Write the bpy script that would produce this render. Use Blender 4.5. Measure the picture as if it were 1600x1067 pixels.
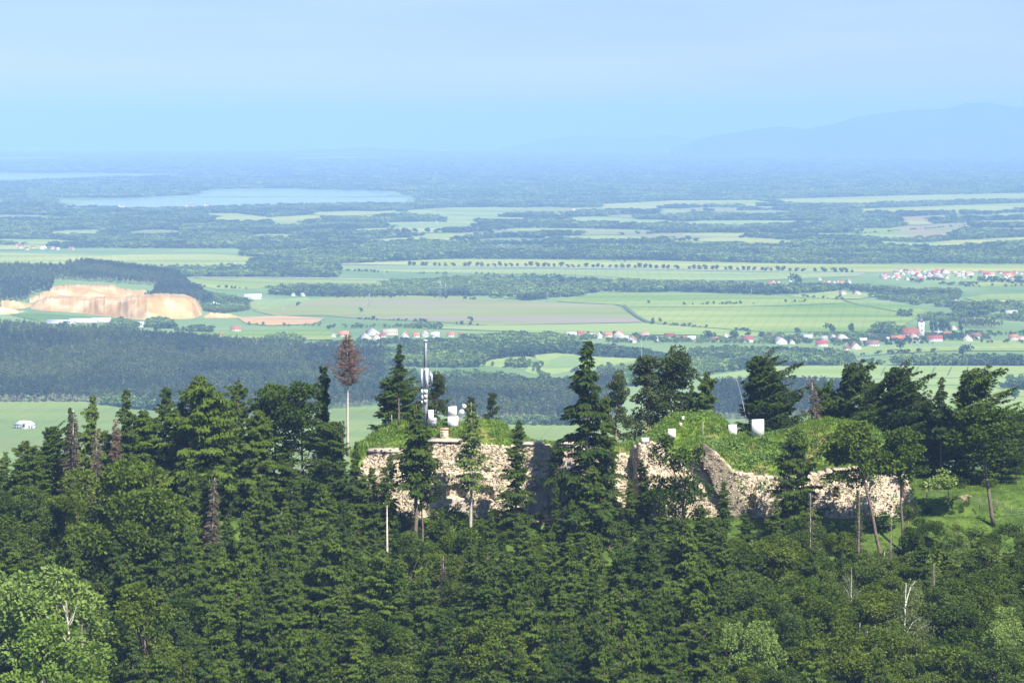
import bpy, bmesh, math, random
import numpy as np
from mathutils import Vector, Matrix
from mathutils.geometry import delaunay_2d_cdt
for o in list(bpy.data.objects): bpy.data.objects.remove(o)
S = bpy.context.scene
COL = S.collection
R_ = math.radians
# ------------------------------------------------------------------ camera
FPX = 4115.0          # focal length in pixels of the 1600 px wide photograph
CAMZ = 380.0          # the viewpoint stands 380 m above the plain
HY = 190.0            # eye level in photo pixels
RE = 6.371e6          # the plain follows the curve of the earth
cam = bpy.data.cameras.new('camera')
camo = bpy.data.objects.new('camera', cam); COL.objects.link(camo)
camo.location = (0, 0, CAMZ); camo.rotation_euler = (R_(90), 0, 0)
cam.sensor_width = 36; cam.lens = 36 * FPX / 1600
cam.shift_y = -(533.5 - HY) / 1600
cam.clip_start = 1; cam.clip_end = 300000
S.camera = camo
# ------------------------------------------------------------------ light
SUN_EL, SUN_AZ = R_(50), R_(146)      # azimuth clockwise from the view direction (+Y)
w = bpy.data.worlds.new('World'); S.world = w; w.use_nodes = True
nt = w.node_tree; nt.nodes.clear()
sky = nt.nodes.new('ShaderNodeTexSky'); sky.sky_type = 'NISHITA'; sky.sun_disc = False
sky.sun_elevation = SUN_EL; sky.sun_rotation = SUN_AZ
sky.altitude = 600; sky.air_density = 1.0; sky.dust_density = 0.3; sky.ozone_density = 4.0
# thin cirrus streaks over the whole dome
tc = nt.nodes.new('ShaderNodeTexCoord'); mp = nt.nodes.new('ShaderNodeMapping'); mp.inputs['Scale'].default_value = (4, 4, 34)
nz = nt.nodes.new('ShaderNodeTexNoise'); nz.inputs['Scale'].default_value = 1.6; nz.inputs['Detail'].default_value = 5
cr = nt.nodes.new('ShaderNodeMapRange'); cr.inputs[1].default_value = .42; cr.inputs[2].default_value = .75; cr.inputs[3].default_value = 0; cr.inputs[4].default_value = .22
mx = nt.nodes.new('ShaderNodeMix'); mx.data_type = 'RGBA'; mx.inputs[7].default_value = (7.0, 7.9, 8.7, 1)
tn = nt.nodes.new('ShaderNodeMix'); tn.data_type = 'RGBA'; tn.blend_type = 'MULTIPLY'; tn.inputs[0].default_value = 1; tn.inputs[7].default_value = (.64, .71, 1.0, 1)   # a deep blue summer dome
bg = nt.nodes.new('ShaderNodeBackground'); bg.inputs[1].default_value = 0.064
wo = nt.nodes.new('ShaderNodeOutputWorld')
nt.links.new(tc.outputs['Generated'], mp.inputs[0]); nt.links.new(mp.outputs[0], nz.inputs[0])
nt.links.new(nz.outputs[0], cr.inputs[0]); nt.links.new(cr.outputs[0], mx.inputs[0])
nt.links.new(sky.outputs[0], tn.inputs[6]); nt.links.new(tn.outputs[2], mx.inputs[6]); nt.links.new(mx.outputs[2], bg.inputs[0]); nt.links.new(bg.outputs[0], wo.inputs[0])
sl = bpy.data.lights.new('sun', 'SUN'); sl.energy = 5.0; sl.angle = R_(0.5); sl.color = (1.0, .96, .90)
so = bpy.data.objects.new('sun', sl); COL.objects.link(so)
sdir = Vector((math.cos(SUN_EL) * math.sin(SUN_AZ), math.cos(SUN_EL) * math.cos(SUN_AZ), math.sin(SUN_EL)))
so.rotation_euler = sdir.to_track_quat('Z', 'Y').to_euler(); so.location = (0, 0, 900)
S.view_settings.view_transform = 'Standard'; S.view_settings.look = 'None'
S.view_settings.exposure = 1.1; S.view_settings.gamma = 1
HAZE_DENSITY = 6.5e-5; HAZE_COLOR = (.335, .535, .90); HAZE_G = -.2
c = S.cycles; c.use_denoising = True; c.use_adaptive_sampling = False
c.max_bounces = 4; c.diffuse_bounces = 2; c.glossy_bounces = 2; c.transmission_bounces = 2; c.transparent_max_bounces = 4; c.volume_bounces = 1
# ------------------------------------------------------------------ helpers
rng = np.random.default_rng(7); random.seed(7)
def px(x, y, d):
    "photo pixel + depth -> world point"
    return np.array([(x - 800) / FPX * d, d, CAMZ - (y - HY) / FPX * d])
def sstep(a, b, x):
    t = np.clip((x - a) / (b - a), 0, 1); return t * t * (3 - 2 * t)
def _h(ix, iy, s):
    n = (ix.astype(np.int64) * 374761393 + iy.astype(np.int64) * 668265263 + s * 974711) & 0x7fffffff
    n = ((n ^ (n >> 13)) * 1274126177) & 0x7fffffff
    return ((n ^ (n >> 16)) & 0xffff) / 65535.0
def vnoise(x, y, s=0):
    x = np.asarray(x, float); y = np.asarray(y, float)
    ix = np.floor(x); iy = np.floor(y); fx = x - ix; fy = y - iy
    fx = fx * fx * (3 - 2 * fx); fy = fy * fy * (3 - 2 * fy)
    return ((_h(ix, iy, s) * (1 - fx) + _h(ix + 1, iy, s) * fx) * (1 - fy) + (_h(ix, iy + 1, s) * (1 - fx) + _h(ix + 1, iy + 1, s) * fx) * fy)
def fbm(x, y, s=0, o=4):
    v = 0; a = .5
    for k in range(o):
        v = v + a * vnoise(x * 2 ** k, y * 2 ** k, s + k * 17); a *= .5
    return v
def inpoly(X, Y, P):
    P = np.asarray(P); X = np.asarray(X); Y = np.asarray(Y); r = np.zeros(X.shape, bool); n = len(P)
    for i in range(n):
        x1, y1 = P[i]; x2, y2 = P[(i + 1) % n]
        if y1 == y2: continue
        cnd = ((y1 > Y) != (y2 > Y)) & (X < (x2 - x1) * (Y - y1) / (y2 - y1) + x1); r ^= cnd
    return r
def mesh_np(name, V, F, tint=None, smooth=False):
    "F: list of index arrays (n,3) and/or (n,4)"
    me = bpy.data.meshes.new(name)
    V = np.asarray(V, np.float32); F = [np.asarray(f, np.int32) for f in F if len(f)]
    me.vertices.add(len(V)); me.vertices.foreach_set('co', V.ravel())
    nl = sum(f.size for f in F); npoly = sum(len(f) for f in F)
    me.loops.add(nl); me.polygons.add(npoly)
    me.loops.foreach_set('vertex_index', np.concatenate([f.ravel() for f in F]))
    tot = np.concatenate([np.full(len(f), f.shape[1], np.int32) for f in F])
    st = np.concatenate([[0], np.cumsum(tot)[:-1]]).astype(np.int32)
    me.polygons.foreach_set('loop_start', st); me.polygons.foreach_set('loop_total', tot)
    if smooth: me.polygons.foreach_set('use_smooth', np.ones(npoly, bool))
    if tint is not None:
        a = me.attributes.new('tint', 'FLOAT', 'FACE'); a.data.foreach_set('value', np.asarray(tint, np.float32))
    me.update(calc_edges=True); me.validate()
    return me
class Geo:
    "collects shapes that become one mesh"
    def __init__(s): s.V = []; s.T = []; s.Q = []; s.tt = []; s.tq = []; s.n = 0
    def add(s, V, T=None, Q=None, t=.5):
        V = np.asarray(V, float)
        if T is not None and len(T): T = np.asarray(T); s.T.append(T + s.n); s.tt.append(np.broadcast_to(t, len(T)))
        if Q is not None and len(Q): Q = np.asarray(Q); s.Q.append(Q + s.n); s.tq.append(np.broadcast_to(t, len(Q)))
        s.V.append(V); s.n += len(V); return s
    def tube(s, pts, rad, n=6, t=.5, cap=True):
        pts = np.asarray(pts, float); m = len(pts); rad = np.broadcast_to(rad, m)
        d = np.gradient(pts, axis=0); d /= np.linalg.norm(d, axis=1)[:, None] + 1e-9
        ref = np.where(np.abs(d[:, 2:3]) > .9, [[1., 0, 0]], [[0, 0, 1.]])
        u = np.cross(d, ref); u /= np.linalg.norm(u, axis=1)[:, None] + 1e-9; v = np.cross(d, u)
        a = np.arange(n) * 2 * np.pi / n
        V = pts[:, None] + rad[:, None, None] * (np.cos(a)[None, :, None] * u[:, None] + np.sin(a)[None, :, None] * v[:, None])
        i = np.arange(m - 1)[:, None] * n; j = np.arange(n)[None]; k = (j + 1) % n
        Q = np.stack([i + j, i + k, i + n + k, i + n + j], -1).reshape(-1, 4)
        V = V.reshape(-1, 3); T = []
        if cap:
            V = np.vstack([V, pts[0], pts[-1]]); b = m * n
            T = [(b, (q + 1) % n, q) for q in range(n)] + [(b + 1, (m - 1) * n + q, (m - 1) * n + (q + 1) % n) for q in range(n)]
        return s.add(V, T, Q, t)
    def box(s, c, sz, rz=0, t=.5, taper=1.0, jit=0):
        x, y, z = np.array(sz) / 2
        V = np.array([[sx * x * (taper if sz_ > 0 else 1), sy * y * (taper if sz_ > 0 else 1), sz_ * z] for sz_ in (-1, 1) for sy in (-1, 1) for sx in (-1, 1)], float)
        if jit: V += rng.uniform(-jit, jit, V.shape)
        ca, sa = math.cos(rz), math.sin(rz); V = V @ np.array([[ca, sa, 0], [-sa, ca, 0], [0, 0, 1]]) + np.array(c)
        return s.add(V, None, [(0, 2, 3, 1), (4, 5, 7, 6), (0, 1, 5, 4), (2, 6, 7, 3), (0, 4, 6, 2), (1, 3, 7, 5)], t)
    def mesh(s, name, smooth=False):
        F = []; t = []
        if s.T: F.append(np.concatenate(s.T)); t.append(np.concatenate(s.tt))
        if s.Q: F.append(np.concatenate(s.Q)); t.append(np.concatenate(s.tq))
        return mesh_np(name, np.concatenate(s.V), F, np.concatenate(t), smooth)
def tag(o, label=None, cat=None, group=None, kind=None):
    if label: o['label'] = label
    if cat: o['category'] = cat
    if group: o['group'] = group
    if kind: o['kind'] = kind
    return o
def obj(name, me, mat=None, parent=None, loc=None):
    if isinstance(me, Geo): me = me.mesh(name)
    o = bpy.data.objects.new(name, me); COL.objects.link(o)
    if mat is not None and len(me.materials) == 0: me.materials.append(mat)
    if parent is not None: o.parent = parent
    if loc is not None: o.location = loc
    return o
def empty(name, loc, rz=0):
    o = bpy.data.objects.new(name, None); COL.objects.link(o); o.location = loc; o.rotation_euler = (0, 0, rz); o.empty_display_size = 1
    return o
# ------------------------------------------------------------------ materials
def nodes(name):
    m = bpy.data.materials.new(name); m.use_nodes = True; n = m.node_tree; n.nodes.clear()
    return m, n, n.nodes.new('ShaderNodeOutputMaterial')
def foliage(name, c1, c2, trans=.28, rough=.5, spec=.25, rnd=.6, stand=0):
    m, n, out = nodes(name); N = n.nodes.new; L = n.links.new
    at = N('ShaderNodeAttribute'); at.attribute_name = 'tint'
    oi = N('ShaderNodeObjectInfo')
    a = N('ShaderNodeMath'); a.operation = 'MULTIPLY'; a.inputs[1].default_value = 1 - rnd; L(at.outputs['Fac'], a.inputs[0])
    b = N('ShaderNodeMath'); b.operation = 'MULTIPLY_ADD'; b.inputs[1].default_value = rnd; L(oi.outputs['Random'], b.inputs[0]); L(a.outputs[0], b.inputs[2])
    mix = N('ShaderNodeMix'); mix.data_type = 'RGBA'; mix.inputs[6].default_value = (*c1, 1); mix.inputs[7].default_value = (*c2, 1); L(b.outputs[0], mix.inputs[0])
    col = mix.outputs[2]
    if stand:      # stands of different species: colour carried by each scattered tree
        sa = N('ShaderNodeAttribute'); sa.attribute_type = 'INSTANCER'; sa.attribute_name = 'stand'
        rp = N('ShaderNodeValToRGB'); L(sa.outputs['Fac'], rp.inputs[0]); e = rp.color_ramp.elements
        e[0].position = .3; e[0].color = (.55, .60, .72, 1); e[1].position = .7; e[1].color = (1.45, 1.35, 1.15, 1)
        mm = N('ShaderNodeMix'); mm.data_type = 'RGBA'; mm.blend_type = 'MULTIPLY'; mm.inputs[0].default_value = 1; L(col, mm.inputs[6]); L(rp.outputs[0], mm.inputs[7]); col = mm.outputs[2]
    p = N('ShaderNodeBsdfPrincipled'); p.inputs['Roughness'].default_value = rough; p.inputs['Specular IOR Level'].default_value = spec
    L(col, p.inputs['Base Color'])
    t = N('ShaderNodeBsdfTranslucent'); L(col, t.inputs[0])
    ms = N('ShaderNodeMixShader'); ms.inputs[0].default_value = trans; L(p.outputs[0], ms.inputs[1]); L(t.outputs[0], ms.inputs[2]); L(ms.outputs[0], out.inputs[0])
    return m
def surf(name, c1, c2=None, scale=1.0, rough=.85, spec=.2, detail=5, bump=0, bscale=None, c3=None, s3=None, tint=0, obrnd=0, metal=0, stretch=None):
    "two-colour noise material with optional patches, relief, per-piece tint"
    m, n, out = nodes(name); N = n.nodes.new; L = n.links.new
    p = N('ShaderNodeBsdfPrincipled'); p.inputs['Roughness'].default_value = rough; p.inputs['Specular IOR Level'].default_value = spec; p.inputs['Metallic'].default_value = metal
    L(p.outputs[0], out.inputs[0])
    g = N('ShaderNodeNewGeometry'); src = g.outputs['Position']
    if stretch:
        mp = N('ShaderNodeMapping'); mp.inputs['Scale'].default_value = stretch; L(src, mp.inputs[0]); src = mp.outputs[0]
    nz = N('ShaderNodeTexNoise'); nz.inputs['Scale'].default_value = scale; nz.inputs['Detail'].default_value = detail; L(src, nz.inputs[0])
    r = N('ShaderNodeMapRange'); r.inputs[1].default_value = .32; r.inputs[2].default_value = .68; L(nz.outputs[0], r.inputs[0])
    mix = N('ShaderNodeMix'); mix.data_type = 'RGBA'; mix.inputs[6].default_value = (*c1, 1); mix.inputs[7].default_value = (*(c2 or c1), 1); L(r.outputs[0], mix.inputs[0])
    col = mix.outputs[2]
    if c3:
        n2 = N('ShaderNodeTexNoise'); n2.inputs['Scale'].default_value = s3 or scale * .3; n2.inputs['Detail'].default_value = 4; L(src, n2.inputs[0])
        r2 = N('ShaderNodeMapRange'); r2.inputs[1].default_value = .5; r2.inputs[2].default_value = .64; L(n2.outputs[0], r2.inputs[0])
        m2 = N('ShaderNodeMix'); m2.data_type = 'RGBA'; L(r2.outputs[0], m2.inputs[0]); L(col, m2.inputs[6]); m2.inputs[7].default_value = (*c3, 1); col = m2.outputs[2]
    for k, amt in (('tint', tint), ('obj', obrnd)):
        if not amt: continue
        if k == 'tint':
            a = N('ShaderNodeAttribute'); a.attribute_name = 'tint'; f = a.outputs['Fac']
        else:
            a = N('ShaderNodeObjectInfo'); f = a.outputs['Random']
        mr = N('ShaderNodeMapRange'); mr.inputs[3].default_value = 1 - amt; mr.inputs[4].default_value = 1 + amt; L(f, mr.inputs[0])
        h = N('ShaderNodeHueSaturation'); L(col, h.inputs['Color']); L(mr.outputs[0], h.inputs['Value']); col = h.outputs[0]
    L(col, p.inputs['Base Color'])
    if bump:
        nb = N('ShaderNodeTexNoise'); nb.inputs['Scale'].default_value = bscale or scale * 2; nb.inputs['Detail'].default_value = 4; L(src, nb.inputs[0])
        bp = N('ShaderNodeBump'); bp.inputs['Strength'].default_value = 1; bp.inputs['Distance'].default_value = bump; L(nb.outputs[0], bp.inputs['Height']); L(bp.outputs[0], p.inputs['Normal'])
    return m
M = {}
M['spruce'] = foliage('spruce_needles', (.017, .038, .003), (.072, .112, .011), .1, .6, .1)
M['larch'] = foliage('larch_needles', (.022, .048, .003), (.100, .148, .013), .12, .6, .1)
M['lime_spruce'] = foliage('pale_spruce_needles', (.09, .14, .022), (.15, .20, .04), .25, .6, .12)
M['pine'] = foliage('pine_needles', (.024, .044, .010), (.068, .090, .022), .1, .6, .1)
M['leaf'] = foliage('broad_leaves', (.023, .054, .002), (.124, .168, .011), .24, .55, .16)
M['leafpale'] = foliage('pale_leaves', (.11, .18, .025), (.24, .32, .07), .3, .55, .2)
M['leaflime'] = foliage('lime_leaves', (.10, .17, .02), (.18, .26, .035), .35, .55, .2)
M['birch'] = foliage('birch_leaves', (.10, .13, .03), (.17, .20, .06), .35)
M['rust'] = foliage('rust_needles', (.13, .075, .048), (.22, .135, .09), .1)
M['deadtwig'] = foliage('dead_twigs', (.10, .08, .052), (.18, .145, .095), .05)
M['bark'] = surf('bark', (.10, .075, .055), (.20, .155, .12), 3.0, .9, .1, bump=.03, tint=.25)
M['barkpale'] = surf('pale_bark', (.38, .33, .27), (.55, .49, .41), 2.0, .9, .1, tint=.2)
M['barkpine'] = surf('pine_bark', (.30, .15, .07), (.36, .22, .12), 2.0, .9, .1, tint=.2)
M['barkbirch'] = surf('birch_bark', (.60, .58, .52), (.42, .40, .36), 3.0, .8, .2, tint=.2)
M['stone'] = surf('rubble_masonry', (.50, .405, .265), (.63, .53, .375), .7, .95, .1, bump=.3, bscale=3, c3=(.17, .135, .095), s3=1.7)
M['stones'] = surf('rubble_stone', (.43, .35, .23), (.62, .53, .375), 1.5, .95, .1, bump=.05, bscale=5, tint=.6, c3=(.34, .27, .19), s3=.3)
M['plaster'] = surf('old_plaster', (.58, .53, .44), (.42, .36, .28), .9, .9, .1, bump=.06, bscale=4, c3=(.36, .25, .17), s3=.5)
M['brick'] = surf('brickwork', (.40, .22, .14), (.50, .32, .22), 3, .9, .1, bump=.03, tint=.2)
M['slab'] = surf('concrete_slab', (.46, .40, .31), (.36, .30, .23), .7, .95, .1, bump=.05)
M['mound'] = surf('mound_grass', (.080, .15, .014), (.17, .245, .03), .8, .95, .05, bump=.35, bscale=2, c3=(.20, .17, .065), s3=.16)
M['tuft'] = foliage('grass_blades', (.065, .14, .010), (.22, .31, .035), .35)
M['weed'] = foliage('weed_leaves', (.10, .20, .03), (.24, .35, .09), .35)
M['white'] = surf('white_paint', (.76, .75, .72), (.62, .60, .55), 1.2, .7, .2, c3=(.52, .50, .45), s3=.9)
M['offwhite'] = surf('light_grey_plastic', (.62, .64, .66), (.55, .57, .6), 2, .5, .35)
M['steel'] = surf('galvanised_steel', (.34, .36, .38), (.44, .46, .48), 2, .45, .5, metal=.3)
M['dark'] = surf('dark_metal', (.07, .075, .08), (.1, .1, .11), 2, .6, .3)
M['wood'] = surf('weathered_post_wood', (.30, .17, .11), (.20, .13, .09), 3, .9, .1)
M['redwood'] = surf('red_brown_joinery', (.20, .05, .025), (.26, .075, .04), 4, .7, .2)
M['void'] = surf('window_glass_and_opening_shade', (.015, .016, .02), (.02, .02, .025), 1, .15, .5)  # near-black glass of windows; also paints the shade inside shed openings
# ------------------------------------------------------------------ terrain
def terrain(X, Y):
    X = np.asarray(X, float); Y = np.asarray(Y, float)
    # fort hill: slope towards the viewer, flat top, drop to the plain behind
    front = 290.3 - .60 * np.clip(591 - Y, 0, 26) - .17 * np.maximum(565 - Y, 0)
    top = front + 2.7 * sstep(599, 612, Y)
    rgt = sstep(86, 94, X)
    top = top + rgt * (1.1 * sstep(560, 584, Y) * (1 - sstep(594, 600, Y)) + 1.3 * sstep(598, 607, Y))
    top = top - 3.2 * np.exp(-((X - 103) / 9) ** 2) * np.exp(-((Y - 599) / 4.5) ** 2)   # ditch
    top = top - .055 * np.maximum(-72 - X, 0) - .10 * np.maximum(-122 - X, 0)
    drop = top - .31 * np.maximum(Y - 652, 0) - .0001 * np.maximum(Y - 652, 0) ** 2
    camh = 352 - .46 * np.hypot(X * .5, Y)
    hill = np.maximum(drop, camh)
    hill = hill + 1.2 * (fbm(X / 14, Y / 14, 3) - .5) * sstep(300, 420, Y) * (1 - sstep(582, 592, Y))
    hill = np.maximum(hill * (1 - sstep(500, 1600, np.abs(X))), 0)
    z = np.where(Y < 2500, hill, 0.)
    # wooded hill on the plain, quarry hill, knoll
    z = z + 46 * np.exp(-((X + 1000) / 400) ** 2) * np.exp(-((Y - 4300) / np.where(Y < 4300, 480, 330)) ** 2)
    z = z + 62 * np.exp(-((X + 1080) / np.where(X > -1080, 300, 600)) ** 2) * np.exp(-((Y - 5950) / 380) ** 2)
    z = z + 13 * np.exp(-((X - 85) / 110) ** 2) * np.exp(-((Y - 4230) / 160) ** 2)
    z = z + 7 * np.exp(-((X - 560) / 330) ** 2) * np.exp(-((Y - 5600) / 260) ** 2)
    return z
def G(X, Y):
    X = np.asarray(X, float); Y = np.asarray(Y, float)
    return terrain(X, Y) - (X * X + Y * Y) / (2 * RE)
_D = 1000 * 1.0022 ** np.arange(0, 1960)
def hit(pts, d0=1700):
    "photo pixels on the ground beyond d0 -> world XY"
    pts = np.atleast_2d(np.asarray(pts, float)); D = _D[_D > d0]; out = []
    for x, y in pts:
        kx = (x - 800) / FPX; ky = (y - HY) / FPX
        f = (CAMZ - ky * D) - G(kx * D, D); i = np.nonzero(f <= 0)[0]
        if len(i) == 0: d = 66000.
        elif i[0] == 0: d = D[0]
        else:
            k = i[0]; d = D[k - 1] + (D[k] - D[k - 1]) * f[k - 1] / (f[k - 1] - f[k] + 1e-12)
        out.append((kx * d, d))
    return np.array(out)
# the ground: one sheet from the viewer's feet past the horizon
ang = np.unique(np.concatenate([np.linspace(-38, -14, 25), np.linspace(-14, 14, 230), np.linspace(14, 38, 25)]))
rad = np.unique(np.concatenate([np.linspace(4, 350, 40), np.arange(350, 720, 2.2), np.geomspace(720, 92000, 210)]))
A, RR = np.meshgrid(np.radians(ang), rad)
gx, gy = np.sin(A) * RR, np.cos(A) * RR
gz = G(gx, gy)
na = len(ang); i = (np.arange(len(rad) - 1)[:, None] * na + np.arange(na - 1)[None]).ravel()
gm = mesh_np('ground', np.stack([gx, gy, gz], -1).reshape(-1, 3), [np.stack([i, i + 1, i + na + 1, i + na], -1)], None, True)
def ground_mat():
    m, n, out = nodes('meadow_and_soil'); N = n.nodes.new; L = n.links.new
    p = N('ShaderNodeBsdfPrincipled'); p.inputs['Roughness'].default_value = .95; p.inputs['Specular IOR Level'].default_value = .05; L(p.outputs[0], out.inputs[0])
    g = N('ShaderNodeNewGeometry')
    a = N('ShaderNodeTexNoise'); a.inputs['Scale'].default_value = .0022; a.inputs['Detail'].default_value = 6; L(g.outputs[0], a.inputs[0])
    b = N('ShaderNodeTexNoise'); b.inputs['Scale'].default_value = .35; b.inputs['Detail'].default_value = 5; L(g.outputs[0], b.inputs[0])
    r = N('ShaderNodeValToRGB'); L(a.outputs[0], r.inputs[0])
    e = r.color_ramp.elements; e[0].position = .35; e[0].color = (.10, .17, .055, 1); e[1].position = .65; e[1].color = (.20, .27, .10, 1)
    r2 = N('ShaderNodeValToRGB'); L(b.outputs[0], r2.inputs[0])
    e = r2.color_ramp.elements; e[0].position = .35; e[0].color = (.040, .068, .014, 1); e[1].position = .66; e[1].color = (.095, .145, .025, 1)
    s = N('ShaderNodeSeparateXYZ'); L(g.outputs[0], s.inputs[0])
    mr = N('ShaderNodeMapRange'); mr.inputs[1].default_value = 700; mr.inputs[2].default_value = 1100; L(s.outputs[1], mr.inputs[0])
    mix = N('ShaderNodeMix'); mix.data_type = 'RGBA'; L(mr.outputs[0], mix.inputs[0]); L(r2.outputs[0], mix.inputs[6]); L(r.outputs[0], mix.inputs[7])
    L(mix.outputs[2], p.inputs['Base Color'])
    bp = N('ShaderNodeBump'); bp.inputs['Distance'].default_value = .3; L(b.outputs[0], bp.inputs['Height']); L(bp.outputs[0], p.inputs['Normal'])
    return m
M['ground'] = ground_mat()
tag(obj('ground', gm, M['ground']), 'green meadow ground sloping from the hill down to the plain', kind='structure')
# ------------------------------------------------------------------ far hills
def ridge(name, prof, d, thick, label, zb=-700):
    P = np.array(prof, float); xs = np.linspace(P[0, 0], P[-1, 0], 160); ys = np.interp(xs, P[:, 0], P[:, 1])
    ys = ys + (fbm(xs / 22, xs * 0, 5) - .47) * 4 * np.minimum(1, (ys.max() - ys) / 5 + .25)
    rows = []
    for t, h in ((-1, 0), (-.6, .35), (-.3, .72), (0, 1), (.4, .7), (1, 0)):
        dd = d + t * thick + 0 * xs
        zt = CAMZ - (ys - HY) / FPX * d
        z = zb + (zt - zb) * h + (fbm(xs / 15 + t * 3, xs * 0 + t, 9) - .5) * 60 * (1 - abs(t)) * (t != 0)
        rows.append(np.stack([(xs - 800) / FPX * d * (1 + t * thick / d * .5), dd, z], -1))
    V = np.concatenate(rows); n = len(xs); i = (np.arange(len(rows) - 1)[:, None] * n + np.arange(n - 1)[None]).ravel()
    o = obj(name, mesh_np(name, V, [np.stack([i, i + 1, i + n + 1, i + n], -1)], None, True), M['farwood'])
    return tag(o, label, kind='structure')
M['farwood'] = surf('far_forest', (.05, .085, .035), (.085, .12, .05), .002, .95, .05)
ridge('mountain', [(1050, 232), (1100, 216), (1150, 208), (1200, 200), (1225, 197), (1260, 203), (1300, 195), (1340, 183), (1390, 176), (1450, 172), (1490, 168), (1512, 161), (1540, 160), (1560, 165), (1600, 168), (1660, 176), (1760, 186), (1900, 215)], 34000, 4200, 'long hazy blue mountain rising on the horizon')
ridge('hills', [(780, 232), (830, 222), (880, 214), (930, 212), (980, 217), (1040, 211), (1080, 216), (1150, 219), (1300, 224)], 47000, 3500, 'low pale hills on the horizon beyond the plain')
ridge('hills', [(300, 240), (420, 236), (540, 233), (560, 231), (600, 232), (650, 236), (760, 238)], 38000, 2500, 'faint low wooded rise on the horizon above the lakes')
# ------------------------------------------------------------------ fields, water
def sheet(name, pts, off, mat, label, kind='structure', grid=140, hole=None):
    W = hit(pts); P = []
    for a, b in zip(W, np.roll(W, -1, 0)):
        n = max(1, int(np.linalg.norm(b - a) / grid)); P += [a + (b - a) * k / n for k in range(n)]
    P = np.array(P); nb = len(P); lo, hi = P.min(0), P.max(0)
    if sum(a[0] * b[1] - a[1] * b[0] for a, b in zip(P - P[0], np.roll(P, -1, 0) - P[0])) < 0: P = P[::-1].copy()
    st = max(grid, float((hi - lo).max()) / 60)
    gx, gy = np.meshgrid(np.arange(lo[0], hi[0], st), np.arange(lo[1], hi[1], st)); q = np.stack([gx.ravel(), gy.ravel()], -1)
    q = q[inpoly(q[:, 0], q[:, 1], P)] if len(q) else q
    allp = np.vstack([P, q]) if len(q) else P
    ctr = allp.mean(0)
    vs, es, fs, *_ = delaunay_2d_cdt([Vector(p - ctr) for p in allp], [], [list(range(nb))], 1, 1e-3)
    V = np.array([[v.x + ctr[0], v.y + ctr[1]] for v in vs]); Z = G(V[:, 0], V[:, 1]) + off
    F = np.array([f for f in fs if len(f) == 3])
    if not len(F): print('EMPTY', label, P[:4], len(fs)); return None, W
    a = V[F]; ar = (a[:, 1, 0] - a[:, 0, 0]) * (a[:, 2, 1] - a[:, 0, 1]) - (a[:, 1, 1] - a[:, 0, 1]) * (a[:, 2, 0] - a[:, 0, 0])
    F[ar < 0] = F[ar < 0][:, ::-1]
    o = obj(name, mesh_np(name, np.column_stack([V, Z]), [F], None, True), mat)
    return tag(o, label, kind=kind), W
def crop(name, c1, c2, c3=None, sc=.004, st=(1, .25, 1)):
    M[name] = surf(name, (c1[0] * .95, c1[1] * .9, c1[2] * .62), (c2[0] * 1.16, c2[1] * 1.04, c2[2] * .72), sc * 1.6, .95, .05, 7, c3=c3 or (c1[0] * .74, c1[1] * .84, c1[2] * .4), s3=sc * 1.1, stretch=(.22, 1.1, 1))
    # tractor lines: a dark wheel track every so many metres, at this crop's own angle
    n = M[name].node_tree; N = n.nodes.new; L = n.links.new; p = next(q for q in n.nodes if q.type == 'BSDF_PRINCIPLED'); src = p.inputs['Base Color'].links[0].from_socket
    g = N('ShaderNodeNewGeometry'); mp = N('ShaderNodeMapping'); mp.inputs['Rotation'].default_value = (0, 0, random.uniform(-.5, .5)); L(g.outputs['Position'], mp.inputs[0])
    sx = N('ShaderNodeSeparateXYZ'); L(mp.outputs[0], sx.inputs[0]); md = N('ShaderNodeMath'); md.operation = 'PINGPONG'; md.inputs[1].default_value = random.uniform(11, 17); L(sx.outputs[0], md.inputs[0])
    lt = N('ShaderNodeMapRange'); lt.inputs[1].default_value = .9; lt.inputs[2].default_value = 2.2; lt.inputs[3].default_value = .88; lt.inputs[4].default_value = 1; L(md.outputs[0], lt.inputs[0])
    mm = N('ShaderNodeMix'); mm.data_type = 'RGBA'; mm.blend_type = 'MULTIPLY'; mm.inputs[0].default_value = 1; L(src, mm.inputs[6]); L(lt.outputs[0], mm.inputs[7]); L(mm.outputs[2], p.inputs['Base Color'])
    return M[name]
crop('pale_crop', (0.239, 0.296, 0.101), (0.308, 0.347, 0.138), None, .006)
crop('green_crop', (0.160, 0.240, 0.069), (0.228, 0.296, 0.097), None, .005)
crop('young_crop', (0.194, 0.275, 0.092), (0.251, 0.316, 0.120), (.16, .24, .11), .006)
crop('dull_crop', (0.171, 0.219, 0.097), (0.217, 0.255, 0.110), (.245, .21, .15), .004)
crop('ripe_crop', (.245, .320, .140), (.205, .295, .130), None, .006)
crop('ploughed', (.28, .21, .16), (.24, .20, .14), (.21, .22, .12), .006)
crop('deep_crop', (0.114, 0.194, 0.064), (0.148, 0.224, 0.078), None, .006)
crop('bare_sand', (.44, .28, .17), (.50, .34, .22), (.30, .24, .15), .01)
crop('valley_crop', (.135, .205, .075), (.165, .24, .085), (.15, .19, .05), .006)
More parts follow.
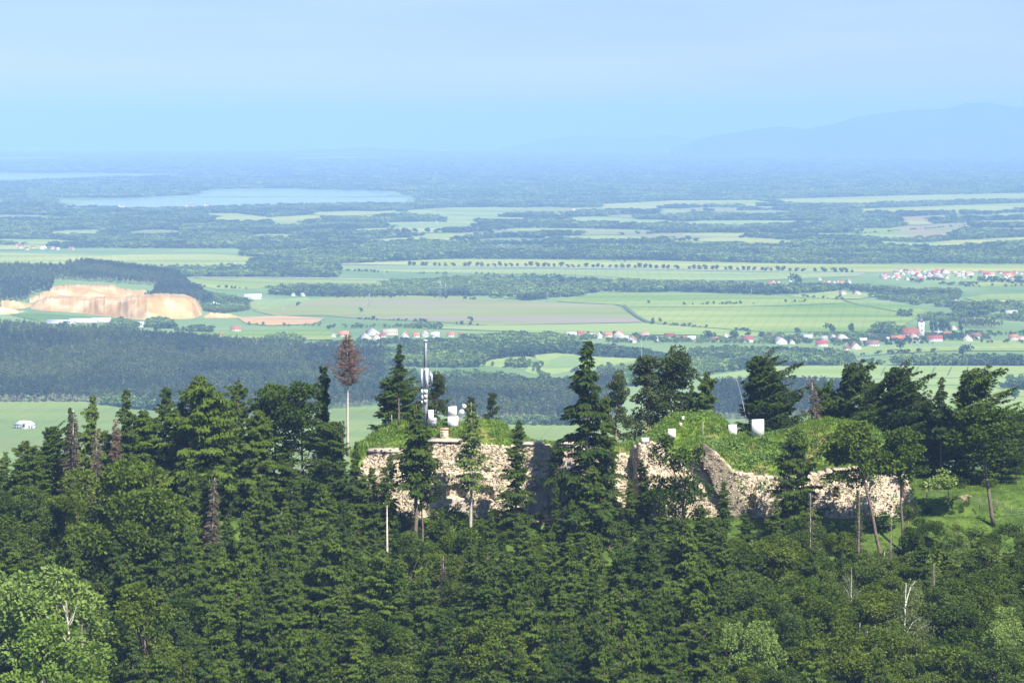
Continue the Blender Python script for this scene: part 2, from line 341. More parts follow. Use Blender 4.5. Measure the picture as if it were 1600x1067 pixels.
FIELDS = [
 ('pale_crop', 'long pale green field above the quarry wood', [(-40, 394), (0, 395), (160, 400), (240, 397), (330, 397), (430, 404), (400, 412), (300, 416), (100, 413), (50, 414), (-40, 409)]),
 ('green_crop', 'green field with mown stripes between the quarry and the tree belts', [(285, 436), (330, 433), (620, 438), (620, 443), (450, 444), (400, 452), (340, 453), (312, 447)]),
 ('pale_crop', 'pale field on the far side of the tree avenue', [(520, 413), (700, 405), (870, 406), (1000, 407), (1300, 414), (1640, 415), (1640, 424), (1350, 426), (1000, 419), (700, 415.5)]),
 ('young_crop', 'light green field on the near side of the tree avenue', [(510, 416), (700, 418), (1000, 422), (1350, 428.5), (1340, 432), (1180, 438), (1100, 441), (1000, 436), (900, 430), (640, 426), (530, 422)]),
 ('dull_crop', 'wide dull green field with brownish patches', [(395, 486), (450, 471), (520, 465), (640, 462), (760, 468), (850, 472), (960, 477), (1003, 504), (760, 509), (690, 504), (560, 498), (505, 493), (430, 494)]),
 ('young_crop', 'small striped light field beside the quarry works', [(385, 473), (480, 465), (488, 470), (430, 482), (395, 484)]),
 ('green_crop', 'broad light green field behind the valley village', [(870, 472), (935, 457), (1050, 458), (1200, 462), (1300, 468), (1420, 478), (1450, 487), (1410, 510), (1380, 518), (1200, 520), (1010, 504.5), (968, 477)]),
 ('ripe_crop', 'bright yellow green strip of field behind the village houses', [(640, 513), (760, 509.5), (1010, 505.5), (1200, 521), (1180, 527), (1080, 524), (900, 524), (760, 517)]),
 ('green_crop', 'green field at the far edge of the second village', [(1505, 467), (1540, 461), (1640, 458), (1640, 470), (1530, 472)]),
 ('pale_crop', 'pale field below the red roofed second village', [(1505, 443), (1640, 437), (1640, 447), (1530, 448)]),
 ('pale_crop', 'pale field below the brown fields', [(1370, 385), (1490, 376), (1640, 369), (1640, 383), (1500, 390), (1380, 390)]),
 ('ploughed', 'brown ploughed field among green plots', [(1340, 366), (1420, 352), (1500, 349), (1524, 352), (1480, 373), (1400, 377), (1350, 373)]),
 ('green_crop', 'small green plot against the brown field', [(1260, 358), (1420, 357), (1430, 361), (1390, 366), (1330, 364)]),
 ('ploughed', 'narrow brown field near the small wood', [(1400, 340), (1485, 336), (1480, 346), (1390, 347)]),
 ('deep_crop', 'dark green strip field', [(1490, 336), (1580, 338), (1575, 343), (1490, 344)]),
 ('pale_crop', 'long pale field strip in front of distant farms', [(1310, 328), (1450, 323), (1640, 316), (1640, 328), (1480, 333), (1330, 331)]),
 ('pale_crop', 'wide pale field along the far forest edge', [(1190, 312), (1400, 306), (1640, 301), (1640, 313), (1420, 317), (1310, 322), (1230, 318)]),
 ('pale_crop', 'pale field left of the far forest edge', [(930, 320), (1050, 314), (1180, 313), (1220, 319), (1180, 323), (1050, 325), (950, 330)]),
 ('pale_crop', 'tiny pale wedge field in the far woods', [(800, 345), (840, 340), (940, 340), (900, 347)]),
 ('pale_crop', 'pale sliver field between two woods', [(950, 353), (1020, 349), (1110, 345), (1100, 350), (1000, 354)]),
 ('young_crop', 'thin green strip field inside the broad wood', [(612, 365), (760, 364), (750, 369), (620, 370)]),
 ('pale_crop', 'pale curved field below the long lake', [(313, 334), (370, 334), (420, 340), (560, 332), (625, 329), (580, 342), (440, 346), (340, 345)]),
 ('ripe_crop', 'pale patchwork field beyond the broad wood', [(635, 329), (700, 325), (780, 324), (860, 331), (760, 341), (680, 341), (640, 339)]),
 ('young_crop', 'light green meadow by the far hamlet', [(60, 366), (100, 361), (185, 358), (150, 370), (90, 372)]),
 ('pale_crop', 'pale field edge above the second hamlet', [(-40, 384), (90, 383), (60, 390), (-40, 391)]),
 ('valley_crop', 'wide light green field in the valley right behind the fort', [(-60, 630), (130, 629), (200, 640), (340, 654), (430, 650), (520, 640), (640, 632), (680, 652), (760, 664), (900, 664), (1000, 662), (1110, 662), (1330, 650), (1330, 730), (500, 760), (-60, 760)]),
 ('ripe_crop', 'large pale green field with tramlines below the village', [(1080, 592), (1160, 581), (1210, 573.5), (1330, 572.5), (1660, 573), (1660, 660), (1430, 645), (1330, 645), (1330, 592), (1200, 590), (1110, 594)]),
 ('ripe_crop', 'small pale clearing on the wooded knoll', [(745, 571), (770, 562), (800, 558), (832, 557), (825, 573), (790, 575)]),
 ('ripe_crop', 'sunny pale hilltop field on the wooded knoll', [(835, 555), (870, 552), (930, 558), (1012, 561), (960, 570), (915, 573), (885, 582), (850, 589), (820, 581), (826, 574), (840, 566)]),
 ('ripe_crop', 'pale glade in the wood left of the knoll', [(625, 594), (690, 587), (722, 589), (690, 597), (640, 599)]),
 ('ripe_crop', 'tiny pale clearing below the leftmost village houses', [(552, 549), (598, 543), (592, 549), (560, 553)]),
 ('deep_crop', 'green field at the foot of the sand quarry', [(15, 492), (45, 489), (200, 499), (235, 503), (170, 512), (110, 516), (60, 502)]),
 ('green_crop', 'green meadow between the wooded hill and the quarry works', [(200, 524), (330, 517), (500, 515), (530, 522), (520, 531), (400, 533), (280, 531)]),
 ('young_crop', 'light green slope in front of the church village', [(1325, 548), (1380, 536), (1640, 531), (1640, 549), (1480, 549), (1400, 553), (1335, 558)]),
 ('bare_sand', 'bare orange ground beside the sand quarry', [(370, 497), (440, 494), (508, 498), (490, 507), (420, 509), (385, 506)]),
 ('young_crop', 'light meadow between the second village and the broad field', [(1230, 463), (1300, 456), (1380, 462), (1340, 468), (1260, 467)]),
 ('pale_crop', 'pale strip of far fields beneath the mountain', [(1190, 246), (1330, 243), (1320, 248), (1220, 250)]),
 ('pale_crop', 'pale far field sliver at the right under the mountain', [(1480, 244), (1640, 236), (1640, 240), (1520, 248)]),
 ('pale_crop', 'pale far field at the left of the horizon', [(-40, 247), (120, 245), (110, 248), (-40, 252)]),
 ('pale_crop', 'thin pale far field above the lakes', [(430, 247), (640, 244), (600, 248), (470, 250)]),
 ('pale_crop', 'thin pale far field in the dark forest', [(860, 258), (1100, 255), (1000, 259)]),
 ('young_crop', 'narrow far strip field in the blue forest', [(900, 296), (1060, 291), (1050, 294), (930, 298)]),
]
EXCL = []
for k, (mt, lab, pts) in enumerate(FIELDS):
    o, W = sheet('field', pts, .5 + .11 * (k % 9), M[mt], lab)
    EXCL.append(W)
M['water'] = surf('lake_water', (.24, .28, .31), (.28, .32, .34), .001, .12, .5)
for lab, pts in [('long pale lake in the far plain', [(95, 322), (160, 313.5), (230, 309.5), (400, 309), (560, 309.5), (640, 309), (630, 318), (500, 319.5), (380, 320.5), (200, 325)]),
                 ('upper basin of the long lake behind the dam line', [(295, 307), (330, 300), (450, 297), (560, 297), (620, 302), (600, 306.5), (400, 307.5)]),
                 ('farthest lake, a pale streak near the horizon', [(-40, 273), (150, 272.5), (265, 273.5), (130, 277), (20, 281), (-40, 280)]),
                 ('grey pond behind the tree belt in the plain', [(720, 388.5), (760, 383), (900, 384), (930, 387), (900, 390.5), (740, 391.5)]),
                 ('grey pond right of the sand heap', [(1040, 379), (1150, 375), (1195, 386), (1080, 387)])]:
    o, W = sheet('lake', pts, .35, M['water'], lab); EXCL.append(W)
EXCL.append(hit([(80, 323), (160, 311), (295, 305), (325, 296), (450, 294.5), (620, 299), (650, 308), (640, 322), (400, 325), (200, 329)]))   # open banks round the long lake
EXCL.append(hit([(-60, 270), (150, 270), (285, 271.5), (285, 276), (130, 280), (20, 285), (-60, 285)]))   # open banks of the farthest lake
o, W = sheet('shore', [(1130, 390), (1200, 383), (1260, 384), (1230, 391)], .6, M['ploughed'], 'brown reedy shore beside the pond'); EXCL.append(W)
_r = random.Random(5)
for k in range(52):
    x = _r.uniform(-20, 1600) if k % 3 == 0 else _r.uniform(600, 1640); y = _r.uniform(325, 390); a = _r.uniform(30, 150) * (y / 360); b = _r.uniform(2.5, 5.2); t = _r.uniform(-.02, .02)
    if abs(y - 388) < 5 and 700 < x < 1230: continue
    P_ = [(x + a * math.cos(q) * (1 + .25 * _r.uniform(-1, 1)), y + t * a * math.cos(q) + b * math.sin(q)) for q in np.arange(0, 6.2, .7)]
    o, W = sheet('field', P_, .5 + .05 * k, M[_r.choice(['pale_crop', 'young_crop', 'ripe_crop', 'dull_crop'])], 'small pale glade in the broad hazy woodland', grid=60); o['group'] = 'glades in the woodland'; EXCL.append(W)
def strip(name, pts, wd, off, mat, label):
    W = hit(pts); d = np.gradient(W, axis=0); nrm = np.stack([-d[:, 1], d[:, 0]], -1); nrm /= np.linalg.norm(nrm, axis=1)[:, None]
    a = W + nrm * wd / 2; b = W - nrm * wd / 2; V = np.vstack([a, b]); n = len(W)
    F = np.array([(i, n + i, n + i + 1, i + 1) for i in range(n - 1)])
    o = obj(name, mesh_np(name, np.column_stack([V, G(V[:, 0], V[:, 1]) + off]), [F]), mat); tag(o, label, kind='structure'); return W
M['road'] = surf('dusty_road', (.44, .42, .38), (.36, .34, .30), .02, .9, .1)
M['track'] = surf('worn_track', (.08, .12, .055), (.11, .14, .07), .02, .95, .05)
sm = lambda P, n=24: np.stack([np.interp(np.linspace(0, 1, n), np.linspace(0, 1, len(P)), np.array(P)[:, k]) for k in (0, 1)], -1)
strip('road', sm([(520, 417), (800, 418), (1000, 421), (1200, 425), (1350, 428.5)]), 22, 1.7, M['road'], 'pale straight road running under the tree avenue')
strip('road', sm([(300, 434), (420, 434.5), (560, 437), (620, 438.5)]), 22, 1.7, M['road'], 'pale road between the tree belts behind the quarry')
strip('farm_track', sm([(975, 478), (985, 487), (995, 495), (1012, 504)]), 9, 1.9, M['track'], 'dark curving farm track between the dull and the light field')
strip('farm_track', sm([(1318, 470), (1340, 477), (1375, 483), (1402, 488)]), 8, 1.9, M['track'], 'dark diagonal track across the field behind the village')
strip('farm_track', sm([(985, 480), (1100, 481), (1220, 479), (1320, 475)]), 6, 2.0, M['track'], 'faint dark line crossing the field behind the village')
for k in range(9):
    x = 1352 + k * 26
    strip('farm_track', [(x + 5, 575), (x + 2, 581), (x - 1, 588)], 2.2, 1.9, M['track'], 'tractor tramline across the pale field below the village').__class__
for o in COL.objects:
    if o.get('label', '').startswith('tractor tramline'): o['group'] = 'tramlines in the pale field'
for y in (592, 603, 622):
    strip('farm_track', sm([(1330, y + 3), (1480, y), (1640, y - 1)]), 4, 2.0, M['track'], {592: 'upper', 603: 'middle', 622: 'lower'}[y] + ' cross line in the pale field below the village')
# ------------------------------------------------------------------ quarry
M['sand'] = surf('quarry_sand', (.39, .215, .068), (.50, .31, .115), .035, .95, .05, bump=2.5, bscale=.06, c3=(.56, .43, .23), s3=.02, stretch=(1, 1, .35))
M['sandtop'] = surf('quarry_terrace', (.46, .32, .21), (.40, .30, .21), .02, .95, .05, c3=(.22, .22, .12), s3=.01)
def cliff(base, crest, run, label, back=90, seed=0):
    B = np.array(base, float); C = np.array(crest, float); xs = np.linspace(B[0, 0], B[-1, 0], 240)
    yb = np.interp(xs, B[:, 0], B[:, 1]); yc = np.minimum(np.interp(xs, C[:, 0], C[:, 1]) + (fbm(xs / 3.5, xs * 0, seed + 31, 4) - .5) * 3.2, yb - .2)
    Wb = hit(np.stack([xs, yb], -1)); zb = G(Wb[:, 0], Wb[:, 1]); rows = []
    rid = (fbm(xs / 26, xs * 0, seed + 2, 4) - .5)
    for t in (-.05, 0, .15, .3, .45, .6, .75, .9, .99, 1.0):
        d = Wb[:, 1] + run * max(t, 0) + rid * 20 * math.sin(math.pi * max(t, 0) * .85 + .15) + (fbm(xs / 7 + t * 1.6, xs * 0 + t * 2, seed) - .5) * 9 * (t > 0)
        dc = Wb[:, 1] + run
        zc = CAMZ - (yc - HY) / FPX * dc
        z = zb - 3 + (zc - zb + 3) * (min(max(t, 0) / .99, 1) ** .8)
        rows.append(np.stack([(xs - 800) / FPX * d, d, z], -1))
    last = rows[-1].copy(); last[:, 1] += back; last[:, 0] *= 1 + back / last[:, 1]; last[:, 2] -= 2; rows.append(last)
    dn = last.copy(); dn[:, 1] += 40; dn[:, 2] = zb - 5; rows.append(dn)
    V = np.concatenate(rows); n = len(xs); i = (np.arange(len(rows) - 1)[:, None] * n + np.arange(n - 1)[None]).ravel()
    o = obj('sand_cliff', mesh_np('sand_cliff', V, [np.stack([i, i + 1, i + n + 1, i + n], -1)], None, False), M['sand']); tag(o, label, kind='structure')
    P = np.vstack([np.stack([xs, yb], -1)[::6], np.stack([xs, yc], -1)[::-6]])
    EXCL.append(np.vstack([rows[0][::4, :2], dn[::-4, :2]]))
cliff([(48, 484), (70, 486), (130, 490), (200, 498), (230, 500), (300, 498), (316, 493)], [(48, 478), (60, 470), (75, 466), (100, 468), (140, 471), (165, 469), (185, 472), (215, 467), (250, 465), (290, 467), (305, 474), (316, 490)], 60, 'high orange sand face of the quarry', 160)
cliff([(78, 467), (130, 467), (200, 467), (240, 466)], [(78, 452), (90, 449), (110, 448), (175, 449), (182, 453), (200, 456), (225, 456), (240, 464)], 60, 'upper sand terrace at the back of the quarry', 120, 5)
cliff([(46, 474), (70, 474), (104, 474)], [(46, 466), (60, 461), (70, 455), (84, 457), (104, 468)], 30, 'orange knob of sand at the left of the quarry', 40, 8)
cliff([(2, 484), (30, 483), (58, 480)], [(2, 470), (14, 469), (35, 473), (58, 478)], 30, 'broken orange bank left of the quarry', 40, 11)
cliff([(-20, 492), (20, 491), (48, 488)], [(-20, 480), (10, 480), (30, 486), (48, 487.5)], 30, 'small sand slope at the left edge below the broken bank', 40, 13)
cliff([(318, 497), (345, 497), (378, 497)], [(318, 494), (328, 488), (345, 490), (360, 491), (378, 496)], 25, 'low sand heaps at the right foot of the quarry', 30, 17)
cliff([(930, 389), (980, 390), (1046, 388)], [(930, 386), (945, 384), (980, 384.5), (1020, 382), (1030, 383), (1046, 387)], 60, 'pale pink sand heap beside the ponds', 60, 23)
# ------------------------------------------------------------------ tree kinds (built once, copied as objects)
def unit(v): return v / (np.linalg.norm(v, axis=-1, keepdims=True) + 1e-9)
def kites(g, P, D, ln, wd, r, t, bias=(0, 0, .6)):
    "leaf or spray quads: base P, direction D, length, half width; facing biased to bias"
    D = unit(D); N = unit(r.normal(size=P.shape) * .8 + np.asarray(bias)); W = unit(np.cross(D, N)) * np.reshape(wd, (-1, 1)); L = D * np.reshape(ln, (-1, 1))
    n = len(P); V = np.empty((n, 4, 3)); V[:, 0] = P; V[:, 1] = P + L * .55 + W; V[:, 2] = P + L; V[:, 3] = P + L * .55 - W
    g.add(V.reshape(-1, 3), None, np.arange(n * 4).reshape(-1, 4), t)
def conifer(seed, h=22, cb=.12, w=4.2, gap=.5, per=6, rise=.18, droop=.34, hang=.8, dens=9.0, ln=(.45, .95), wd=.13, wind=0, flag=0, shape=.85, twist=0, dead=0, topcut=0, bare=None, lateral=.42):
    r = np.random.default_rng(seed); tr = Geo(); cr = Geo()
    zz = np.linspace(0, h, 12); bx = np.cumsum(r.normal(0, .05, 12)) * (h / 22) + flag * (zz / h) ** 2; by = np.cumsum(r.normal(0, .05, 12)) * (h / 22)
    tp = np.stack([bx - bx[0], by - by[0], zz], -1); tr.tube(tp, np.interp(zz, [0, h * .1, h], [h * .0165, h * .012, .035]), 7, r.uniform(0, 1))
    z = cb * h
    while z < h * (1 - topcut):
        t = (z - cb * h) / (h * (1 - cb)); env = w * (1 - t) ** shape * (.70 + .3 * math.sin(z * 1.7 + seed)) + .25
        env *= min(1, .45 + t * 4)
        for b in range(per if t < .85 else 4):
            az = r.uniform(0, 2 * math.pi); L = env * r.uniform(.55, 1.18) * (1 + wind * math.cos(az - twist))
            if r.uniform() < .10: continue
            if L < .2: L = .2
            dx = np.array([math.cos(az) + wind * .5 * math.cos(twist), math.sin(az) + wind * .5 * math.sin(twist), 0]); dx /= np.linalg.norm(dx)
            sd = np.array([-dx[1], dx[0], 0]); ri = rise * r.uniform(.3, 1.6) + t * .55
            p0 = np.array([np.interp(z, zz, tp[:, 0]), np.interp(z, zz, tp[:, 1]), z])
            def at(s): s = np.reshape(s, (-1, 1)); return p0 + dx * L * s + np.array([0, 0, 1]) * (ri * L * s - droop * L * s ** 2)
            if L > .9: tr.tube(at(np.linspace(0, .92, 4)), [.05, .035, .022, .01], 3, r.uniform(0, 1), False)
            n = int(L * dens * (1 + .5 * r.uniform())) + 2
            s = r.uniform(.12, 1, n) ** .75; lat = (r.uniform(-1, 1, n)) * lateral * L * (1.08 - s)
            P = at(s) + sd * lat[:, None]; P[:, 2] -= np.abs(lat) * .25 + r.uniform(0, .12, n)
            D = dx * r.uniform(.15, .9, n)[:, None] + sd * (np.sign(lat) * r.uniform(.1, .9, n))[:, None] + np.array([0, 0, -1.]) * (hang * r.uniform(.3, 1.3, n))[:, None]
            sc = .75 + .25 * min(1, L / 2)
            kites(cr, P, D, r.uniform(*ln, n) * sc, wd * r.uniform(.7, 1.4, n) * sc, r, np.clip(r.uniform(0, .6) + r.uniform(0, .3, n) + .25 * (s > .8), 0, 1), dx * .5 + np.array([0, 0, .8]))
        z += gap * r.uniform(.7, 1.3) * (1 - .35 * t)
    return tr.mesh('trunk'), cr.mesh('crown'), h
def bare_conifer(seed, h=20, cb=.2, w=2.6, gap=.45, per=5, fine=0, droop=.35):
    "dead conifer: stem and bare boughs, optionally with dry twigs"
    r = np.random.default_rng(seed); tr = Geo(); cr = Geo()
    zz = np.linspace(0, h, 10); bx = np.cumsum(r.normal(0, .06, 10)); tp = np.stack([bx - bx[0], bx * .3, zz], -1)
    tr.tube(tp, np.interp(zz, [0, h], [h * .012, .04]), 7, .8)
    z = cb * h
    while z < h * .99:
        t = (z - cb * h) / (h * (1 - cb)); env = w * (1 - t) ** .8 * r.uniform(.6, 1.1) * min(1, .3 + 4 * t) + .15
        for b in range(per):
            az = r.uniform(0, 2 * math.pi); L = env * r.uniform(.4, 1.15); dx = np.array([math.cos(az), math.sin(az), 0]); sd = np.array([-dx[1], dx[0], 0])
            s = np.linspace(0, 1, 5)[:, None]; p = np.array([np.interp(z, zz, tp[:, 0]), 0, z]) + dx * L * s + np.array([0, 0, 1]) * (.15 * L * s - droop * L * s ** 2 + .12 * L * s ** 4)
            cr.tube(p, np.linspace(.035, .012, 5), 3, r.uniform(0, 1), False)
            n = int(L * (5 + fine * 16)); ss = r.uniform(.2, 1, n); q = p[0] + (p[-1] - p[0]) * ss[:, None]; q[:, 2] = np.interp(ss, s[:, 0], p[:, 2])
            D = dx * .6 + sd * r.uniform(-1, 1, n)[:, None] + np.array([0, 0, -.6]) * r.uniform(-.3, 1.3, n)[:, None]
            kites(cr, q, D, r.uniform(.25, .7, n), .018 + .035 * fine * r.uniform(.5, 1.5, n), r, r.uniform(0, 1, n))
        z += gap * r.uniform(.7, 1.3)
    return tr.mesh('trunk'), cr.mesh('crown'), h
def clumps(g, C, rad, n, size, r, flat=.75, up=.55, tints=None):
    "leaf clumps: n leaves on the outer shell of each clump"
    for k, (c, R) in enumerate(zip(C, rad)):
        m = int(n * (R / 1.3) ** 1.6); v = unit(r.normal(size=(m, 3)) + np.array([0, 0, .35])); q = v * R * (r.uniform(.35, 1.05, m) ** .5)[:, None]; q[:, 2] *= flat
        D = unit(v + r.normal(size=v.shape) * .7 + np.array([0, 0, -.35])); bt = r.uniform(0, .65) if tints is None else tints[k]
        s = r.uniform(.7, 1.35, m) * size
        kites(g, c + q, D, s, s * .33, r, np.clip(bt + r.uniform(0, .35, m), 0, 1), (0, -.15, up))
def broadleaf(seed, h=17, cw=6, cbase=.25, nl=34, n=190, size=.42, squash=1.0, lean=0, lobes=6):
    r = np.random.default_rng(seed); tr = Geo(); cr = Geo()
    top = np.array([lean, 0, h * .62]); tr.tube([(0, 0, 0), (lean * .1, .1, h * .2), (lean * .4, 0, h * .42), top], [h * .022, h * .017, h * .012, h * .006], 7, .4)
    lc = []
    for k in range(lobes):
        a = k * 2.4 + r.uniform(0, .8); hh = r.uniform(cbase + .12, .82); lc.append((math.cos(a) * cw * .5 * r.uniform(.6, 1.1), math.sin(a) * cw * .5 * r.uniform(.6, 1.1), h * hh, cw * r.uniform(.36, .56)))
    lc.append((lean, 0, h * .80, cw * .42)); C = []; rad = []
    for (x, y, z, R) in lc:
        x += lean * z / h; tr.tube([(lean * .3 * z / h, 0, z * .55), (x * .6, y * .6, z * .8), (x, y, z)], [h * .008, h * .005, .03], 4, r.uniform(0, 1), False)
        for q in range(nl // lobes + 3):
            v = unit(r.normal(size=3) + np.array([0, 0, .3])); C.append(np.array([x, y, z]) + v * R * np.array([1, 1, squash]) * r.uniform(.55, 1.0)); rad.append(r.uniform(.65, 1.45) * cw / 6)
    C = np.array(C); C[:, 2] = np.clip(C[:, 2], h * cbase * .6, h - .6)
    clumps(cr, C, rad, n, size, r)
    for c_ in C[::3]: tr.tube([c_ * np.array([.35, .35, .75]), c_], [.06, .02], 3, .6, False)
    return tr.mesh('trunk'), cr.mesh('crown'), h
def pine(seed, h=20, cw=3.6, cb=.55, n=150, lean=0, ncl=22, size=.40, low=0):
    r = np.random.default_rng(seed); tr = Geo(); cr = Geo()
    zz = np.linspace(0, h * .95, 9); tx = lean * (zz / h) ** 1.5 + np.cumsum(r.normal(0, .08, 9)); ty = np.cumsum(r.normal(0, .08, 9)); tx -= tx[0]; ty -= ty[0]
    tr.tube(np.stack([tx, ty, zz], -1), np.linspace(h * .0135, .06, 9), 7, .5); C = []; rad = []
    for k in range(ncl):
        z = h * (cb + (1 - cb) * (k / ncl) ** .8) if r.uniform() > low else h * r.uniform(cb * .5, cb); t = (z / h - cb) / (1 - cb)
        a = r.uniform(0, 6.28); R = cw * r.uniform(.35, 1) * (1.0 - .62 * max(t, 0) ** 2); b = np.array([np.interp(z, zz, tx), np.interp(z, zz, ty), z - .25 * R])
        e = b + np.array([math.cos(a) * R, math.sin(a) * R, R * r.uniform(.05, .5)]); tr.tube([b, (b + e) / 2 + np.array([0, 0, -.1]), e], [.09, .06, .03], 4, r.uniform(0, 1), False)
        for q in (.62, 1.0): C.append(b + (e - b) * q + r.normal(0, .25, 3)); rad.append(r.uniform(.7, 1.25) * (.75 + .35 * q))
    clumps(cr, C, rad, n, size, r, .5, .7)
    return tr.mesh('trunk'), cr.mesh('crown'), h
def birch(seed, h=15, cw=4):
    r = np.random.default_rng(seed); tr = Geo(); cr = Geo(); ends = []
    tr.tube([(0, 0, 0), (.15, 0, h * .35), (-.1, .1, h * .6), (.2, 0, h * .97)], [.17, .13, .09, .02], 6, .8)
    for k in range(13):
        z = h * r.uniform(.25, .85); a = r.uniform(0, 6.28); L = cw * r.uniform(.5, 1) * (1.15 - z / h * .6)
        p = [np.array([0, 0, z]), np.array([math.cos(a) * L * .5, math.sin(a) * L * .5, z + L * .7]), np.array([math.cos(a) * L, math.sin(a) * L, z + L * .95])]
        tr.tube(p, [.06, .04, .015], 4, r.uniform(.5, 1), False)
        for q in range(4): ends.append(p[1] + (p[2] - p[1]) * r.uniform(0, 1.1) + r.normal(0, .3, 3))
    for e in ends:
        m = 90; q = e + r.normal(size=(m, 3)) * np.array([.7, .7, .5]); q[:, 2] -= r.uniform(0, 1.6, m)
        kites(cr, q, r.normal(size=(m, 3)) * .5 + np.array([0, 0, -1.]), r.uniform(.18, .34, m), r.uniform(.05, .1, m), r, r.uniform(0, 1, m))
    return tr.mesh('trunk'), cr.mesh('crown'), h
def snag(seed, h=9, fork=1):
    r = np.random.default_rng(seed); g = Geo()
    p = np.array([(0, 0, 0), (.12, 0, h * .35), (-.1, .1, h * .62), (.25, 0, h)]); g.tube(p, [.2, .16, .11, .03], 6, .8)
    for k in range(5 * fork):
        z = h * r.uniform(.35, .85); a = r.uniform(0, 6.28); L = h * r.uniform(.1, .3)
        g.tube([(0, 0, z), (math.cos(a) * L * .4, math.sin(a) * L * .4, z + L * .5), (math.cos(a) * L * .6, math.sin(a) * L * .6, z + L)], [.08, .06, .02], 5, r.uniform(.4, 1), False)
    return g.mesh('trunk'), None, h
def bushy(seed, h=3, wd=2.5, n=170, size=.34, ncl=13):
    r = np.random.default_rng(seed); cr = Geo(); tr = Geo()
    C = np.stack([r.normal(0, wd * .4, ncl), r.normal(0, wd * .4, ncl), r.uniform(.2, 1, ncl) * h * .75], -1)
    for c_ in C: tr.tube([(0, 0, 0), c_], [.06, .02], 3, .5, False)
    clumps(cr, C, r.uniform(.5, 1.1, ncl) * wd * .36, n, size, r)
    return tr.mesh('trunk'), cr.mesh('crown'), h
K = {}
M['leafyellow'] = foliage('yellow_green_leaves', (.055, .095, .010), (.135, .185, .024), .32, .55, .18)
def kind(k, name, cat, cm, tm, *makers):
    K[k] = dict(name=name, cat=cat, v=[])
    for (t, cr, h) in makers:
        t.materials.append(M[tm])
        if cr is not None: cr.materials.append(M[cm])
        K[k]['v'].append((t, cr, h))
_q = random.Random(3); U = _q.uniform
kind('spruce', 'spruce_tree', 'conifer tree', 'spruce', 'bark', *[conifer(s, h=U(20, 26), cb=U(.04, .2), w=U(4.2, 6.4), gap=U(.22, .42), per=4, rise=U(.1, .3), droop=U(.32, .55), hang=U(.9, 1.5), lateral=U(.24, .38), dens=22, wd=.095, ln=(.35, U(.7, .95)), shape=U(.7, 1.0), flag=U(-.6, .6), wind=U(0, .22), twist=U(0, 6)) for s in range(1, 8)])
kind('larch', 'larch_tree', 'conifer tree', 'larch', 'bark', *[conifer(s, h=U(19, 25), cb=U(.06, .22), w=U(5.4, 8.0), gap=U(.22, .5), per=4, rise=U(.12, .4), droop=U(.22, .42), hang=U(.8, 1.6), dens=22, shape=U(.48, .8), ln=(.35, U(.7, .95)), wd=.095, lateral=U(.26, .44), flag=U(-1, 1), wind=U(0, .3), twist=U(0, 6)) for s in range(11, 20)])
kind('windlarch', 'larch_tree', 'conifer tree', 'spruce', 'bark', *[conifer(s, h=20, w=8.0, gap=.34, per=5, rise=.38, droop=.22, hang=.5, dens=22, shape=.5, wind=.5, twist=.1, flag=-1.1, wd=.1, ln=(.35, .8), lateral=.5) for s in (21, 22, 23)])
kind('slim', 'spruce_tree', 'conifer tree', 'spruce', 'bark', conifer(31, h=24, cb=.42, w=3.6, droop=.45, dens=25, shape=.6, wd=.095, ln=(.35, .8)), conifer(32, h=24, cb=.06, w=4.4, droop=.5, dens=26, hang=1.1, shape=.8, wd=.095, ln=(.35, .8)))
kind('lime', 'spruce_tree', 'conifer tree', 'lime_spruce', 'barkpale', conifer(35, h=24, cb=.36, w=4.2, gap=.62, droop=.25, dens=11, shape=.75))
kind('column', 'spruce_tree', 'conifer tree', 'spruce', 'bark', conifer(36, h=24, cb=.04, w=1.35, gap=.34, droop=.3, dens=20, shape=.12, hang=.9))
kind('pine', 'pine_tree', 'pine tree', 'pine', 'barkpine', *[pine(s, lean=.8 * (s % 3 - 1)) for s in (41, 42, 43)])
kind('bigpine', 'pine_tree', 'pine tree', 'pine', 'barkpine', *[pine(s, h=20, cw=4.6, cb=.22, ncl=44, n=150) for s in (45, 46)])
kind('flatpine', 'pine_tree', 'pine tree', 'larch', 'bark', pine(48, h=20, cw=5.6, cb=.62, ncl=30, lean=.6, n=190), pine(49, h=20, cw=5.0, cb=.45, ncl=34, n=190))
kind('leaf', 'broadleaf_tree', 'broadleaf tree', 'leaf', 'bark', *[broadleaf(s, h=14 + 1.5 * (s % 4), cw=5.2 + 1.3 * (s % 3), cbase=.15 + .05 * (s % 4), lean=.7 * (s % 3 - 1), squash=.8 + .25 * (s % 2), size=.36, n=260) for s in (51, 52, 53, 54, 55, 56)])
kind('leafpale', 'broadleaf_tree', 'broadleaf tree', 'leafpale', 'bark', broadleaf(57, h=15, cw=6.5, size=.32, n=300))
kind('leafyellow', 'broadleaf_tree', 'broadleaf tree', 'leafyellow', 'bark', broadleaf(64, h=16, cw=5.5, size=.34, n=260), broadleaf(65, h=17, cw=6.5, size=.34, n=260))
kind('leaflime', 'broadleaf_tree', 'broadleaf tree', 'leaflime', 'bark', broadleaf(58, h=14, cw=6.5, size=.34, n=280))
kind('leanleaf', 'broadleaf_tree', 'broadleaf tree', 'leaf', 'bark', broadleaf(59, h=17, cw=5.5, lean=-1.6, n=150))
kind('birch', 'birch_tree', 'birch tree', 'birch', 'barkbirch', birch(61), birch(62))
kind('rust', 'dead_spruce', 'dead tree', 'rust', 'barkpale', bare_conifer(71, h=25, cb=.58, w=5.0, gap=.24, per=8, fine=.6, droop=-.12))
kind('brown', 'dead_spruce', 'dead tree', 'deadtwig', 'barkpale', bare_conifer(72, h=20, cb=.15, w=2.9, gap=.36, per=6, fine=1.0), bare_conifer(73, h=20, cb=.3, w=2.2, fine=.35))
